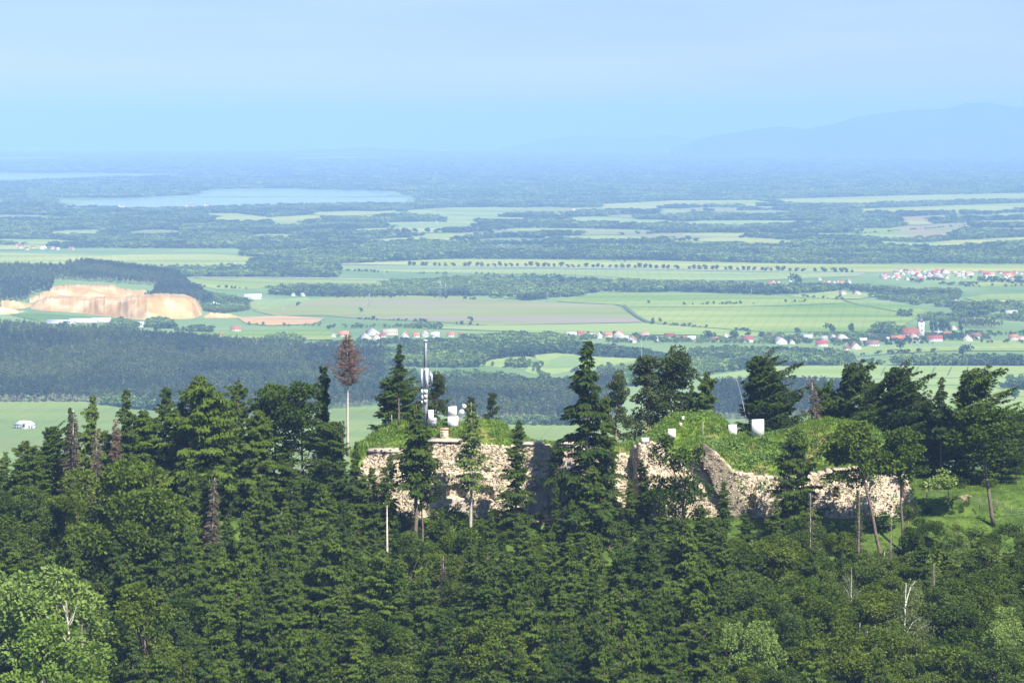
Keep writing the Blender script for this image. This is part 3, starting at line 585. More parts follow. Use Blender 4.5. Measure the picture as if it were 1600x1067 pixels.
kind('reddead', 'dead_spruce', 'dead tree', 'rust', 'bark', bare_conifer(74, h=17, cb=.1, w=2.4, gap=.36, per=6, fine=1.2))
kind('snag', 'bare_snag', 'dead tree', 'deadtwig', 'barkpale', snag(81), snag(82, 9, 2), snag(83, 10, 0))
kind('bush', 'bush', 'bush', 'leaf', 'bark', *[bushy(s) for s in (91, 92, 93)])
kind('palebush', 'bush', 'bush', 'leafpale', 'bark', bushy(94), bushy(95))
TREES = []
def tree(k, loc, h, label, group=None, wscale=1.0, v=None, rz=None, tilt=0):
    k_ = K[k]; t, cr, h0 = k_['v'][random.randrange(len(k_['v'])) if v is None else v % len(k_['v'])]
    s = h / h0; rz = random.uniform(0, 6.28) if rz is None else rz; e = empty(k_['name'], loc, rz)
    if tilt: e.rotation_euler = (Matrix.Rotation(tilt, 4, 'Y') @ Matrix.Rotation(rz, 4, 'Z')).to_euler()
    e.scale = (s * wscale, s * wscale, s); tag(e, label, k_['cat'], group)
    a = obj('trunk', t, None, e)
    if cr is not None: b = obj('crown', cr, None, e)
    TREES.append(e); return e
def ptree(k, x, ytop, Y, label, group=None, yb=None, **kw):
    "tree by photo column, top row and depth; foot on the ground unless yb names its row"
    X = (x - 800) / FPX * Y; zb = float(G(X, Y)) - .3 if yb is None else CAMZ - (yb - HY) / FPX * Y
    zt = CAMZ - (ytop - HY) / FPX * Y
    return tree(k, (X, Y, zb), zt - zb, label, group, **kw)
# ------------------------------------------------------------------ low trees for the far woods, instanced on points (stuff)
def lotree(seed, typ):
    r = np.random.default_rng(seed); g = Geo()
    if typ == 'p':
        g.tube([(0, 0, 0), (r.uniform(-.2, .2), 0, 15)], [.36, .14], 4, .9, False); C = [(r.normal(0, .7), r.normal(0, .7), z) for z in np.linspace(11, 19, 6)]; R = [2.0, 2.5, 2.5, 2.1, 1.6, .9]; n = 17
    elif typ == 's':
        g.tube([(0, 0, 0), (0, 0, 18)], [.28, .06], 4, .5, False); C = [(0, 0, z) for z in np.linspace(3, 20, 8)]; R = np.linspace(3.1, .5, 8); n = 15
    elif typ == 'd':
        g.tube([(0, 0, 0), (0, 0, 7)], [.3, .2], 4, .5, False); C = [(r.normal(0, 2.1), r.normal(0, 2.1), r.uniform(5, 13)) for _ in range(9)]; R = r.uniform(2.2, 3.4, 9); n = 22
    else:
        C = [(r.normal(0, 5), r.normal(0, 4), r.uniform(3, 12)) for _ in range(12)]; R = r.uniform(3, 5, 12); n = 12
    for c_, rr in zip(C, R):
        v = unit(r.normal(size=(n, 3)) + np.array([0, 0, .25])); q = np.array(c_) + v * rr * np.array([1, 1, .8]); bt = r.uniform(0, .6)
        kites(g, q - v * .3 * rr, unit(v * .5 + r.normal(size=v.shape)), rr * .9, rr * .42, r, np.clip(bt + r.uniform(0, .4, n), 0, 1), (0, -.1, .6))
    me = g.mesh('lotree_' + typ); me.materials.append(M['wood_p' if typ in 'ps' else 'wood_d']); me.materials.append(M['wood_trunk'])
    if typ != 'c': 
        for i_ in range(4): me.polygons[i_].material_index = 1
    return me
M['wood_p'] = foliage('far_pine_needles', (.030, .056, .012), (.100, .125, .032), .15, stand=1)
M['wood_trunk'] = surf('far_pine_bark', (.22, .15, .11), (.30, .22, .17), .5, .9, .1)
M['wood_d'] = foliage('far_leaves', (.052, .108, .016), (.165, .235, .045), .2, stand=1)
protos = {}
for typ, mt, n in (('p', 'wood_p', 3), ('s', 'wood_p', 2), ('d', 'wood_d', 3), ('c', 'wood_d', 2)):
    c_ = bpy.data.collections.new('kinds_' + typ)
    for k in range(n):
        me = lotree(200 + k + ord(typ), typ); o = bpy.data.objects.new('far_tree', me); c_.objects.link(o)
    protos[typ] = (c_, n)
def gn(coll):
    g = bpy.data.node_groups.new('scatter', 'GeometryNodeTree'); g.interface.new_socket('Geometry', in_out='INPUT', socket_type='NodeSocketGeometry'); g.interface.new_socket('Geometry', in_out='OUTPUT', socket_type='NodeSocketGeometry')
    N = g.nodes.new; L = g.links.new; a = N('NodeGroupInput'); z = N('NodeGroupOutput'); ci = N('GeometryNodeCollectionInfo'); ci.inputs[0].default_value = coll; ci.inputs['Separate Children'].default_value = True; ci.inputs['Reset Children'].default_value = True
    ip = N('GeometryNodeInstanceOnPoints'); ip.inputs['Pick Instance'].default_value = True
    def na(n, t):
        q = N('GeometryNodeInputNamedAttribute'); q.data_type = t; q.inputs[0].default_value = n; return q.outputs[0]
    L(a.outputs[0], ip.inputs['Points']); L(ci.outputs[0], ip.inputs['Instance']); L(na('idx', 'INT'), ip.inputs['Instance Index']); L(na('rot', 'FLOAT_VECTOR'), ip.inputs['Rotation']); L(na('scl', 'FLOAT_VECTOR'), ip.inputs['Scale']); L(ip.outputs[0], z.inputs[0])
    return g
GNS = {}
def scatter(name, P, scl, coll, n, label, cat, tiltz=True, kind_='stuff', parent=None):
    me = bpy.data.meshes.new(name); me.vertices.add(len(P)); me.vertices.foreach_set('co', np.asarray(P, np.float32).ravel())
    a = me.attributes.new('idx', 'INT', 'POINT'); a.data.foreach_set('value', rng.integers(0, n, len(P)).astype(np.int32))
    rot = np.zeros((len(P), 3), np.float32); rot[:, 2] = rng.uniform(0, 6.28, len(P)); a = me.attributes.new('rot', 'FLOAT_VECTOR', 'POINT'); a.data.foreach_set('vector', rot.ravel())
    a = me.attributes.new('scl', 'FLOAT_VECTOR', 'POINT'); a.data.foreach_set('vector', np.asarray(scl, np.float32).ravel())
    a = me.attributes.new('stand', 'FLOAT', 'POINT'); PP = np.asarray(P); sv = np.clip(.5 + (fbm(PP[:, 0] / 130, PP[:, 1] / 130, 41, 4) - .47) * 2.0 + rng.uniform(-.15, .15, len(PP)), 0, 1); a.data.foreach_set('value', sv.astype(np.float32))
    o = obj(name, me, None, parent); md = o.modifiers.new('scatter', 'NODES')
    if coll.name not in GNS: GNS[coll.name] = gn(coll)
    md.node_group = GNS[coll.name]
    if parent is None: tag(o, label, cat, kind=kind_)
    else: tag(o, kind=kind_)
    return o
# woods: each a mass of trees in an outline traced on the ground
def wood(typ, top, bot, label, sp=7.0, h=1.0, ex=True, dens=1.0, name='wood', tall=19):
    T = []
    for (x, y) in top:                               # the outline's far edge shows as treetops: bring it down to the feet
        d = hit([(x, y)])[0, 1]; T.append((x, y + tall * h * FPX / d))
    P = hit(list(T) + list(bot)[::-1]); lo, hi = P.min(0), P.max(0)
    gx, gy = np.meshgrid(np.arange(lo[0], hi[0] + sp, sp), np.arange(lo[1], hi[1] + sp, sp)); q = np.stack([gx.ravel(), gy.ravel()], -1); q = q + rng.uniform(-.45, .45, q.shape) * sp
    q = q[inpoly(q[:, 0], q[:, 1], P)]
    if ex:
        for E in EXCL:
            if len(q): q = q[~inpoly(q[:, 0], q[:, 1], E)]
    if dens < 1: q = q[vnoise(q[:, 0] / 60, q[:, 1] / 60, 4) < dens]
    if len(q) == 0: return None
    s = rng.uniform(.6, 1.22, len(q)) * h * (.85 + .3 * vnoise(q[:, 0] / 90, q[:, 1] / 90, 8)); wsc = s * rng.uniform(.85, 1.2, len(q)) * (sp / 7.0 if typ in 'dc' else 1) ** .7
    return scatter(name, np.column_stack([q, G(q[:, 0], q[:, 1]) - .2]), np.stack([wsc, wsc, s], -1), protos[typ][0], protos[typ][1], label, 'wood')
wood('p', [(-60, 494), (0, 500), (100, 507), (200, 513), (300, 520), (400, 528), (520, 536), (600, 540)], [(-60, 628), (0, 631), (60, 632), (150, 632), (230, 641), (330, 652), (420, 648), (520, 640), (600, 632)], 'dark pine forest covering the hill behind the left trees', 8.2)
wood('d', [(205, 590), (225, 600)], [(160, 634), (245, 642)], 'light green broadleaf clump at the foot of the pine forest', 7, 1.0)
wood('d', [(-40, 628), (30, 630), (75, 640)], [(-40, 660), (40, 662), (80, 660)], 'green grove beside the white manor', 8, .8)
wood('d', [(480, 545), (560, 546), (600, 536), (680, 531), (760, 530), (840, 530), (920, 533), (1000, 541), (1060, 548), (1110, 545)], [(480, 566), (600, 572), (700, 575), (745, 574), (800, 560), (870, 556), (1010, 563), (1110, 566)], 'mixed wood between the knoll and the valley village', 8, .9)
wood('d', [(560, 566), (640, 572), (740, 574), (800, 576), (830, 588), (900, 583), (960, 572)], [(560, 626), (640, 620), (720, 616), (800, 612), (900, 606), (970, 600)], 'broadleaf wood on the left flank of the knoll', 8, .9)
wood('p', [(640, 600), (700, 592), (760, 590), (830, 596), (900, 592), (960, 575)], [(640, 632), (690, 648), (760, 658), (830, 660), (900, 660), (970, 655)], 'tall dark pine stand in front of the knoll', 8, 1.1)
wood('d', [(770, 640), (850, 645), (900, 642)], [(770, 664), (850, 667), (900, 666)], 'row of broadleaf trees along the valley field', 8, .8, ex=False)
wood('d', [(940, 570), (1020, 562), (1110, 558)], [(940, 606), (1020, 602), (1110, 590)], 'dark wood right of the sunny knoll', 8, .9)
wood('d', [(785, 558), (815, 553), (840, 560)], [(782, 574), (820, 576), (842, 572)], 'small copse between the two knoll fields', 8, .85, ex=False)
wood('d', [(1080, 540), (1130, 537), (1200, 538), (1280, 541), (1330, 545)], [(1080, 586), (1140, 581), (1200, 573), (1270, 571), (1335, 570)], 'leafy wood below the middle of the village', 8, .9)
wood('d', [(1290, 563), (1340, 560), (1390, 556), (1470, 549), (1540, 551), (1640, 552)], [(1290, 571.5), (1450, 572), (1640, 572)], 'long belt of trees below the church village', 8, .85)
wood('p', [(1105, 594), (1160, 590), (1200, 588), (1260, 590), (1335, 596)], [(1105, 655), (1200, 655), (1335, 645)], 'dark pine wood showing between the right hand larches', 7.4, 1.0)
wood('d', [(1566, 592), (1580, 580), (1660, 576)], [(1562, 607), (1600, 611), (1660, 612)], 'dark round grove standing in the pale field', 8, 1.0, ex=False)
wood('p', [(-60, 408), (0, 411), (100, 413), (200, 414), (250, 420), (300, 440), (330, 455)], [(-60, 484), (0, 474), (40, 470), (60, 466), (86, 455), (180, 455), (242, 470), (300, 474), (335, 476)], 'forest on the hill above the sand quarry', 8, .9)
wood('d', [(240, 413), (330, 414), (400, 414)], [(285, 433), (330, 433), (405, 434)], 'tree belt right of the quarry hill', 10, .9)
wood('d', [(425, 445), (470, 441), (560, 441), (610, 445), (700, 449)], [(420, 460), (480, 463), (560, 464), (640, 462), (700, 463)], 'dark tree belt behind the white works', 9, .9)
wood('d', [(315, 452), (345, 455), (380, 462)], [(318, 486), (350, 490), (390, 485)], 'trees at the right end of the quarry', 9, .8, ex=False)
wood('d', [(510, 505), (560, 502), (690, 505)], [(510, 513), (560, 513), (690, 509)], 'hedge line beside the bare orange ground', 9, .6, ex=False)
wood('d', [(420, 520), (440, 516), (470, 522)], [(410, 535), (440, 536), (480, 536)], 'small round copse left of the village', 9, .7, ex=False)
wood('d', [(172, 497), (190, 492), (215, 500)], [(168, 517), (190, 518), (212, 516)], 'copse beside the long white sheds', 9, .7, ex=False)
wood('d', [(230, 495), (255, 491), (275, 500)], [(228, 512), (255, 514), (276, 514)], 'tall copse in front of the sand face', 9, .8, ex=False)
wood('d', [(275, 505), (310, 503), (350, 512), (400, 516)], [(275, 519), (320, 523), (400, 524)], 'line of trees around the red roofed farm', 9, .7, ex=False, dens=.6)
wood('d', [(720, 520), (780, 516), (860, 516), (890, 520)], [(720, 538), (780, 539), (870, 538), (890, 534)], 'trees between the two halves of the village', 9, .8, ex=False)
wood('d', [(1365, 505), (1385, 498), (1415, 505)], [(1362, 522), (1390, 524), (1415, 522)], 'big dark tree group left of the church', 9, .9, ex=False)
wood('d', [(1432, 486), (1460, 483), (1500, 488)], [(1432, 500), (1460, 503), (1500, 503)], 'tall feathery trees behind the church', 9, .8, ex=False)
wood('p', [(1500, 498), (1535, 496), (1566, 502)], [(1500, 513), (1535, 514), (1568, 513)], 'dark block of conifers right of the church', 8, .7, ex=False)
wood('d', [(1405, 482), (1420, 481), (1430, 486)], [(1405, 495), (1420, 496), (1430, 494)], 'small clump casting a shadow on the field', 9, .7, ex=False)
for lab, tp, bt, dn in [
  ('long village hedge trees at the left', [(500, 528), (600, 524), (720, 526)], [(500, 541), (600, 540), (720, 538)], .7),
  ('trees among the houses in the middle of the village', [(880, 520), (980, 520), (1090, 522)], [(880, 534), (980, 536), (1090, 536)], .6),
  ('trees among the houses right of the middle', [(1090, 519), (1200, 519), (1340, 515)], [(1090, 536), (1200, 538), (1340, 541)], .62),
  ('trees among the houses around the church', [(1340, 516), (1480, 514), (1640, 514)], [(1340, 538), (1480, 532), (1640, 531)], .62)]:
    wood('d', tp, bt, lab, 11, .5, dens=dn, name='village_trees', ex=False)
wood('d', [(600, 434), (700, 430), (760, 428), (900, 430), (1000, 434), (1100, 436), (1200, 440), (1260, 438), (1340, 440)], [(600, 462), (740, 463), (830, 470), (930, 461), (1050, 456), (1200, 460), (1280, 458), (1345, 450)], 'broad tree belt beyond the wide fields', 11, .95, dens=.8)
wood('d', [(1330, 440), (1440, 445), (1500, 447)], [(1330, 462), (1440, 478), (1500, 482)], 'tree belts right of the broad field', 12, .8, dens=.55)
wood('d', [(1420, 430), (1500, 430), (1640, 428)], [(1420, 446), (1500, 446), (1640, 442)], 'trees among the second village roofs', 16, .5, dens=.45, ex=False, name='village_trees')
wood('d', [(1490, 462), (1560, 466), (1640, 468)], [(1490, 500), (1560, 500), (1640, 505)], 'trees around the right hand farms', 13, .75, dens=.6)
# broad belts of the middle and far plain, trees stand wider and larger with distance
def belt(y0, y1, typ, label, k=.0021, dens=1.0, h=1.0, xs=(-120, 1720)):
    d0 = hit([(800, y1)])[0, 1]; d1 = hit([(800, y0)])[0, 1]; nr = int(math.log(d1 / d0) / k); d = d0 * np.exp(np.arange(nr) * k)
    a = np.arange((xs[0] - 800) / FPX, (xs[1] - 800) / FPX, k); D, A_ = np.meshgrid(d, a); D = D.ravel(); A_ = A_.ravel()
    D = D * (1 + rng.uniform(-.45, .45, D.shape) * k); A_ = A_ + rng.uniform(-.45, .45, A_.shape) * k
    q = np.stack([A_ * D, D], -1)
    q = q[fbm(q[:, 0] / 420, q[:, 1] / 420, 31, 3) < .20 + .62 * dens]
    for E in EXCL:
        lo, hi = E.min(0), E.max(0); b = (q[:, 0] > lo[0]) & (q[:, 0] < hi[0]) & (q[:, 1] > lo[1]) & (q[:, 1] < hi[1])
        if b.any():
            i_ = np.nonzero(b)[0]; q = np.delete(q, i_[inpoly(q[i_, 0], q[i_, 1], E)], 0)
    rat = np.hypot(q[:, 0], q[:, 1]) * k / 9.0
    s = rng.uniform(.6, 1.35, len(q)) * h * (.7 + .6 * vnoise(q[:, 0] / 260, q[:, 1] / 260, 12)); wsc = s * np.clip(rat, .9, 14) ** .78
    return scatter('wood', np.column_stack([q, G(q[:, 0], q[:, 1]) - .2]), np.stack([wsc, wsc, s], -1), protos[typ][0], protos[typ][1], label, 'wood')
belt(386, 412, 'd', 'long belt of woodland beyond the tree avenue', .0021, .9, xs=(380, 1720))
belt(400, 434, 'd', 'wood at the left beside the avenue field', .0021, .9, xs=(395, 530))
belt(321, 388, 'd', 'broad hazy woodland filling the middle of the plain', .0022, .72)
belt(300, 309, 'c', 'blue hazy forest around the lakes', .0026, .8)
belt(309, 319, 'c', 'blue forest edge right of the long lake', .0026, .6, .75, xs=(655, 1720))
belt(309, 319, 'c', 'blue forest left of the long lake', .0026, .6, .8, xs=(-120, 92))
belt(319, 323, 'c', 'scattered trees along the near lake shore', .0026, .5, .5)
belt(247, 302, 'c', 'great blue forest in the far plain', .0032, .86)
belt(238, 248, 'c', 'last blue forests before the horizon', .0045, .8)

# hedges and rough strips along the field edges
def hedge(pts, label, h=.34, sp=7, wd=9):
    W = hit(sm(pts, 40)); seg = np.linalg.norm(np.diff(W, axis=0), axis=1); n = max(4, int(seg.sum() / sp)); t = np.concatenate([[0], np.cumsum(seg)]) / seg.sum()
    u = rng.uniform(0, 1, n); u = u[fbm(u * n / 9, u * 0, 5, 3) > .36]
    q = np.stack([np.interp(u, t, W[:, 0]), np.interp(u, t, W[:, 1])], -1) + rng.normal(0, wd * .3, (len(u), 2))
    s = rng.uniform(.4, 1.6, len(q)) * h; scatter('hedge', np.column_stack([q, G(q[:, 0], q[:, 1]) - .2]), np.stack([s * 1.2, s * 1.2, s], -1), protos['d'][0], protos['d'][1], label, 'hedge')
for lab, pts in [('thin hedge along the top of the dull field', [(520, 466), (640, 464), (760, 469)]), ('bushes along the lower edge of the dull field', [(560, 499), (690, 505), (760, 510)]), ('hedge between the broad field and the bright strip', [(1010, 506), (1100, 513), (1200, 521)]),
  ('hedge along the far edge of the broad light field', [(1130, 459), (1240, 464), (1330, 470)]), ('bush line crossing the broad light field', [(1060, 477), (1180, 475), (1260, 472)]), ('hedge below the mown striped field', [(285, 447), (400, 453), (450, 446)]), ('ragged hedge along the edge of the avenue field', [(530, 423), (640, 428), (900, 432)]),
  ('bushes beside the bare orange ground', [(385, 508), (440, 510), (500, 509)]), ('hedge across the village meadow on the right', [(1335, 556), (1400, 553), (1480, 549)]), ('bushes in the field below the second village', [(1505, 448), (1560, 448), (1640, 447)]), ('hedge among the brown and green plots', [(1340, 366), (1420, 360), (1524, 352)]), ('bushes along the pale upper field at the left', [(100, 414), (300, 417), (400, 413)]),
  ('garden bushes behind the middle of the village', [(880, 523), (980, 524), (1080, 526), (1200, 524)]), ('garden bushes behind the right half of the village', [(1200, 524), (1300, 524), (1400, 521)]), ('garden bushes in front of the church village', [(1340, 541), (1450, 537), (1560, 536), (1620, 537)]), ('bushes on the edge of the sunny hilltop field', [(835, 572), (850, 590), (885, 583), (960, 571)])]:
    hedge(pts, lab)
# ------------------------------------------------------------------ single trees of the plain
lo_d = [protos['d'][0].objects[k].data for k in range(3)]
def fieldtree(x, y, hm, label, group, cat='tree', wide=1.0):
    X, Y = hit([(x, y)])[0]; o = obj('field_tree', lo_d[random.randrange(3)], None, None, (X, Y, float(G(X, Y)) - .3))
    s = hm / 16; o.scale = (s * wide, s * wide, s); o.rotation_euler = (0, 0, random.uniform(0, 6.28)); tag(o, label, cat, group); return o
n = 74
for k in range(n):
    x = 640 + (1340 - 640) * (k + random.uniform(-.28, .28)) / n; y = np.interp(x, [520, 800, 1000, 1200, 1350], [416.2, 417.2, 420.2, 424.2, 427.6])
    if random.random() < .06: continue
    fieldtree(x, y, random.uniform(10, 17), 'round tree in the long avenue row across the pale fields', 'avenue trees', 'tree', 1.15)
for x, y, hm, lab in [(1585, 627, 22, 'lone tree casting a shadow in the pale field near the right edge'), (737, 503, 12, 'lone round tree at the end of the pale track in the dull field'), (565, 488, 11, 'bushy tree at the edge of the bare orange ground'),
    (465, 478, 10, 'small tree on the striped light field'), (611, 467, 12, 'round bush tree at the top of the dull field'), (1020, 504, 10, 'left of two bushes at the end of the curving track'), (1031, 504, 10, 'right of two bushes at the end of the curving track'),
    (1013, 475, 9, 'low bush in the middle of the light field'), (100, 513, 16, 'round tree in front of the long white sheds'), (147, 517, 16, 'round tree in the meadow right of the white sheds'), (243, 520, 15, 'dark tree in the meadow below the quarry works'),
    (757, 572, 9, 'left small tree on the knoll clearing'), (770, 572, 8, 'right small tree on the knoll clearing'), (847, 572, 10, 'bush at the copse edge on the sunny knoll'), (1313, 466, 10, 'dark bush beside the diagonal track'), (1345, 457, 9, 'bush at the end of the hedge right of the track'),
    (1148, 533, 20, 'big dark round tree in the middle of the village'), (1108, 529, 17, 'dark round tree beside a white gable'), (1408, 548, 22, 'tall dark tree in front of the church village'), (1505, 558, 24, 'tall tree rising from the belt below the church'),
    (1247, 448, 34, 'large dark poplar clump in the second village fields'), (960, 409, 14, 'single tree beyond the avenue, nearly above the long wood'), (976, 410, 11, 'smaller single tree beyond the avenue'), (1190, 530, 15, 'round tree near the red roofs'), (1246, 526, 18, 'tall tree by the gabled white house'), (1300, 522, 22, 'broad tree behind the tan roof'), (1330, 521, 20, 'broad tree left of the dark tree group'), (1115, 476, 8, 'bush group on the light field'), (1135, 476, 8, 'bush right of the bush group on the light field')]:
    fieldtree(x, y, hm, lab, None)
for x in (1455, 1463, 1470, 1476, 1482, 1500): fieldtree(x, 524, 30, 'slender grey green poplar behind the church roofs', 'poplars behind the church', 'tree', .42)
# ------------------------------------------------------------------ houses
rc = dict(red=((.29, .085, .045), (.36, .13, .075)), crimson=((.24, .05, .04), (.30, .08, .06)), orange=((.52, .18, .09), (.58, .25, .14)), brown=((.20, .10, .07), (.26, .14, .1)), grey=((.26, .25, .25), (.34, .32, .31)), pink=((.42, .26, .19), (.48, .32, .25)), tan=((.48, .38, .27), (.42, .34, .26)), white=((.60, .60, .60), (.5, .5, .5)))
for k, (a, b) in rc.items(): M['roof_' + k] = surf(k + '_roof_tiles', a, b, .3, .8, .2, obrnd=.3)
wc = dict(white=((.66, .64, .60), (.56, .54, .50)), cream=((.66, .58, .45), (.60, .52, .4)), brick=((.40, .2, .14), (.36, .18, .12)), grey=((.5, .5, .5), (.44, .44, .44)))
for k, (a, b) in wc.items(): M['wall_' + k] = surf(k + '_render', a, b, .3, .9, .1)
_hm = {}
def gable(L, W, H, RH, ov=.4):
    key = ('g', round(L), round(W), round(H), round(RH))
    if key not in _hm:
        w_ = Geo(); x, y = L / 2, W / 2
        V = [(-x, -y, -1), (x, -y, -1), (x, y, -1), (-x, y, -1), (-x, -y, H), (x, -y, H), (x, y, H), (-x, y, H), (-x, 0, H + RH), (x, 0, H + RH)]
        w_.add(V, [(4, 8, 7), (5, 6, 9)], [(0, 1, 5, 4), (1, 2, 6, 5), (2, 3, 7, 6), (3, 0, 4, 7)]); wm = w_.mesh('wall')
        r_ = Geo(); e = ov; s = RH / y; t = .25; P = [(-y - e, H - e * s), (0, H + RH), (y + e, H - e * s)]
        V = []
        for xx in (-x - e, x + e):
            for (yy, zz) in P: V += [(xx, yy, zz + .03), (xx, yy, zz + .03 + t)]
        r_.add(V, None, [(1, 7, 9, 3), (3, 9, 11, 5), (0, 2, 8, 6), (2, 4, 10, 8), (0, 6, 7, 1), (4, 5, 11, 10), (0, 1, 3, 2), (2, 3, 5, 4), (6, 8, 9, 7), (8, 10, 11, 9)])
        _hm[key] = (wm, r_.mesh('roof'))
    return _hm[key]
def boxm(key, sz):
    if key not in _hm: g = Geo(); g.box((0, 0, 0), sz); _hm[key] = g.mesh(key)
    return _hm[key]
def house(x, y, wpx, roof, wall, label, group=None, orient='e', hf=1.0, wins=True, dp=None, rz=None, name='house', cat='house'):
    X, Y = hit([(x, y)])[0]; wd = wpx * .88 / FPX * Y; e = empty(name, (X, Y, float(G(X, Y))), (random.uniform(-.3, .3) if rz is None else rz) + (math.pi / 2 if orient == 'g' else 0))
    L, W = (wd, min(wd * .6, 11)) if orient == 'e' else (max(wd * 1.3, 9), wd)
    W = dp or W; H = min(wd * .32, 5.0) * hf; RH = min(W * .48, 6.5)
    wm, rm = gable(max(L, 3), max(W, 3), max(H, 2), max(RH, 1.2))
    a = obj('wall', wm.copy(), M['wall_' + wall], e); b = obj('roof', rm.copy(), M['roof_' + roof], e)
    if wins and wpx >= 11:
        m = boxm('window', (1.1, .12, 1.5)); m2 = m
        if not m.materials: m.materials.append(M['void'])
        n = max(2, int(L / 4.2)) if orient == 'e' else 2
        if orient == 'e':
            for k in range(n):
                q = obj('window', m, None, e, (-L / 2 + L * (k + .5) / n, -max(W, 3) / 2 - .03, max(H, 2) * .55))
        else:
            for k in range(2):
                q = obj('window', m, None, e, (-max(L, 3) / 2 - .03, (k - .5) * W * .45, H * .6)); q.rotation_euler = (0, 0, math.pi / 2)
            q = obj('window', m, None, e, (-max(L, 3) / 2 - .03, 0, H + RH * .3)); q.rotation_euler = (0, 0, math.pi / 2)
        cm = boxm('chimney', (.9, .9, 2.2))
        if not cm.materials: cm.materials.append(M['brick'])
        obj('chimney', cm, None, b, (L * .18, .6, H + RH + .2))
    return tag(e, label, cat, group)
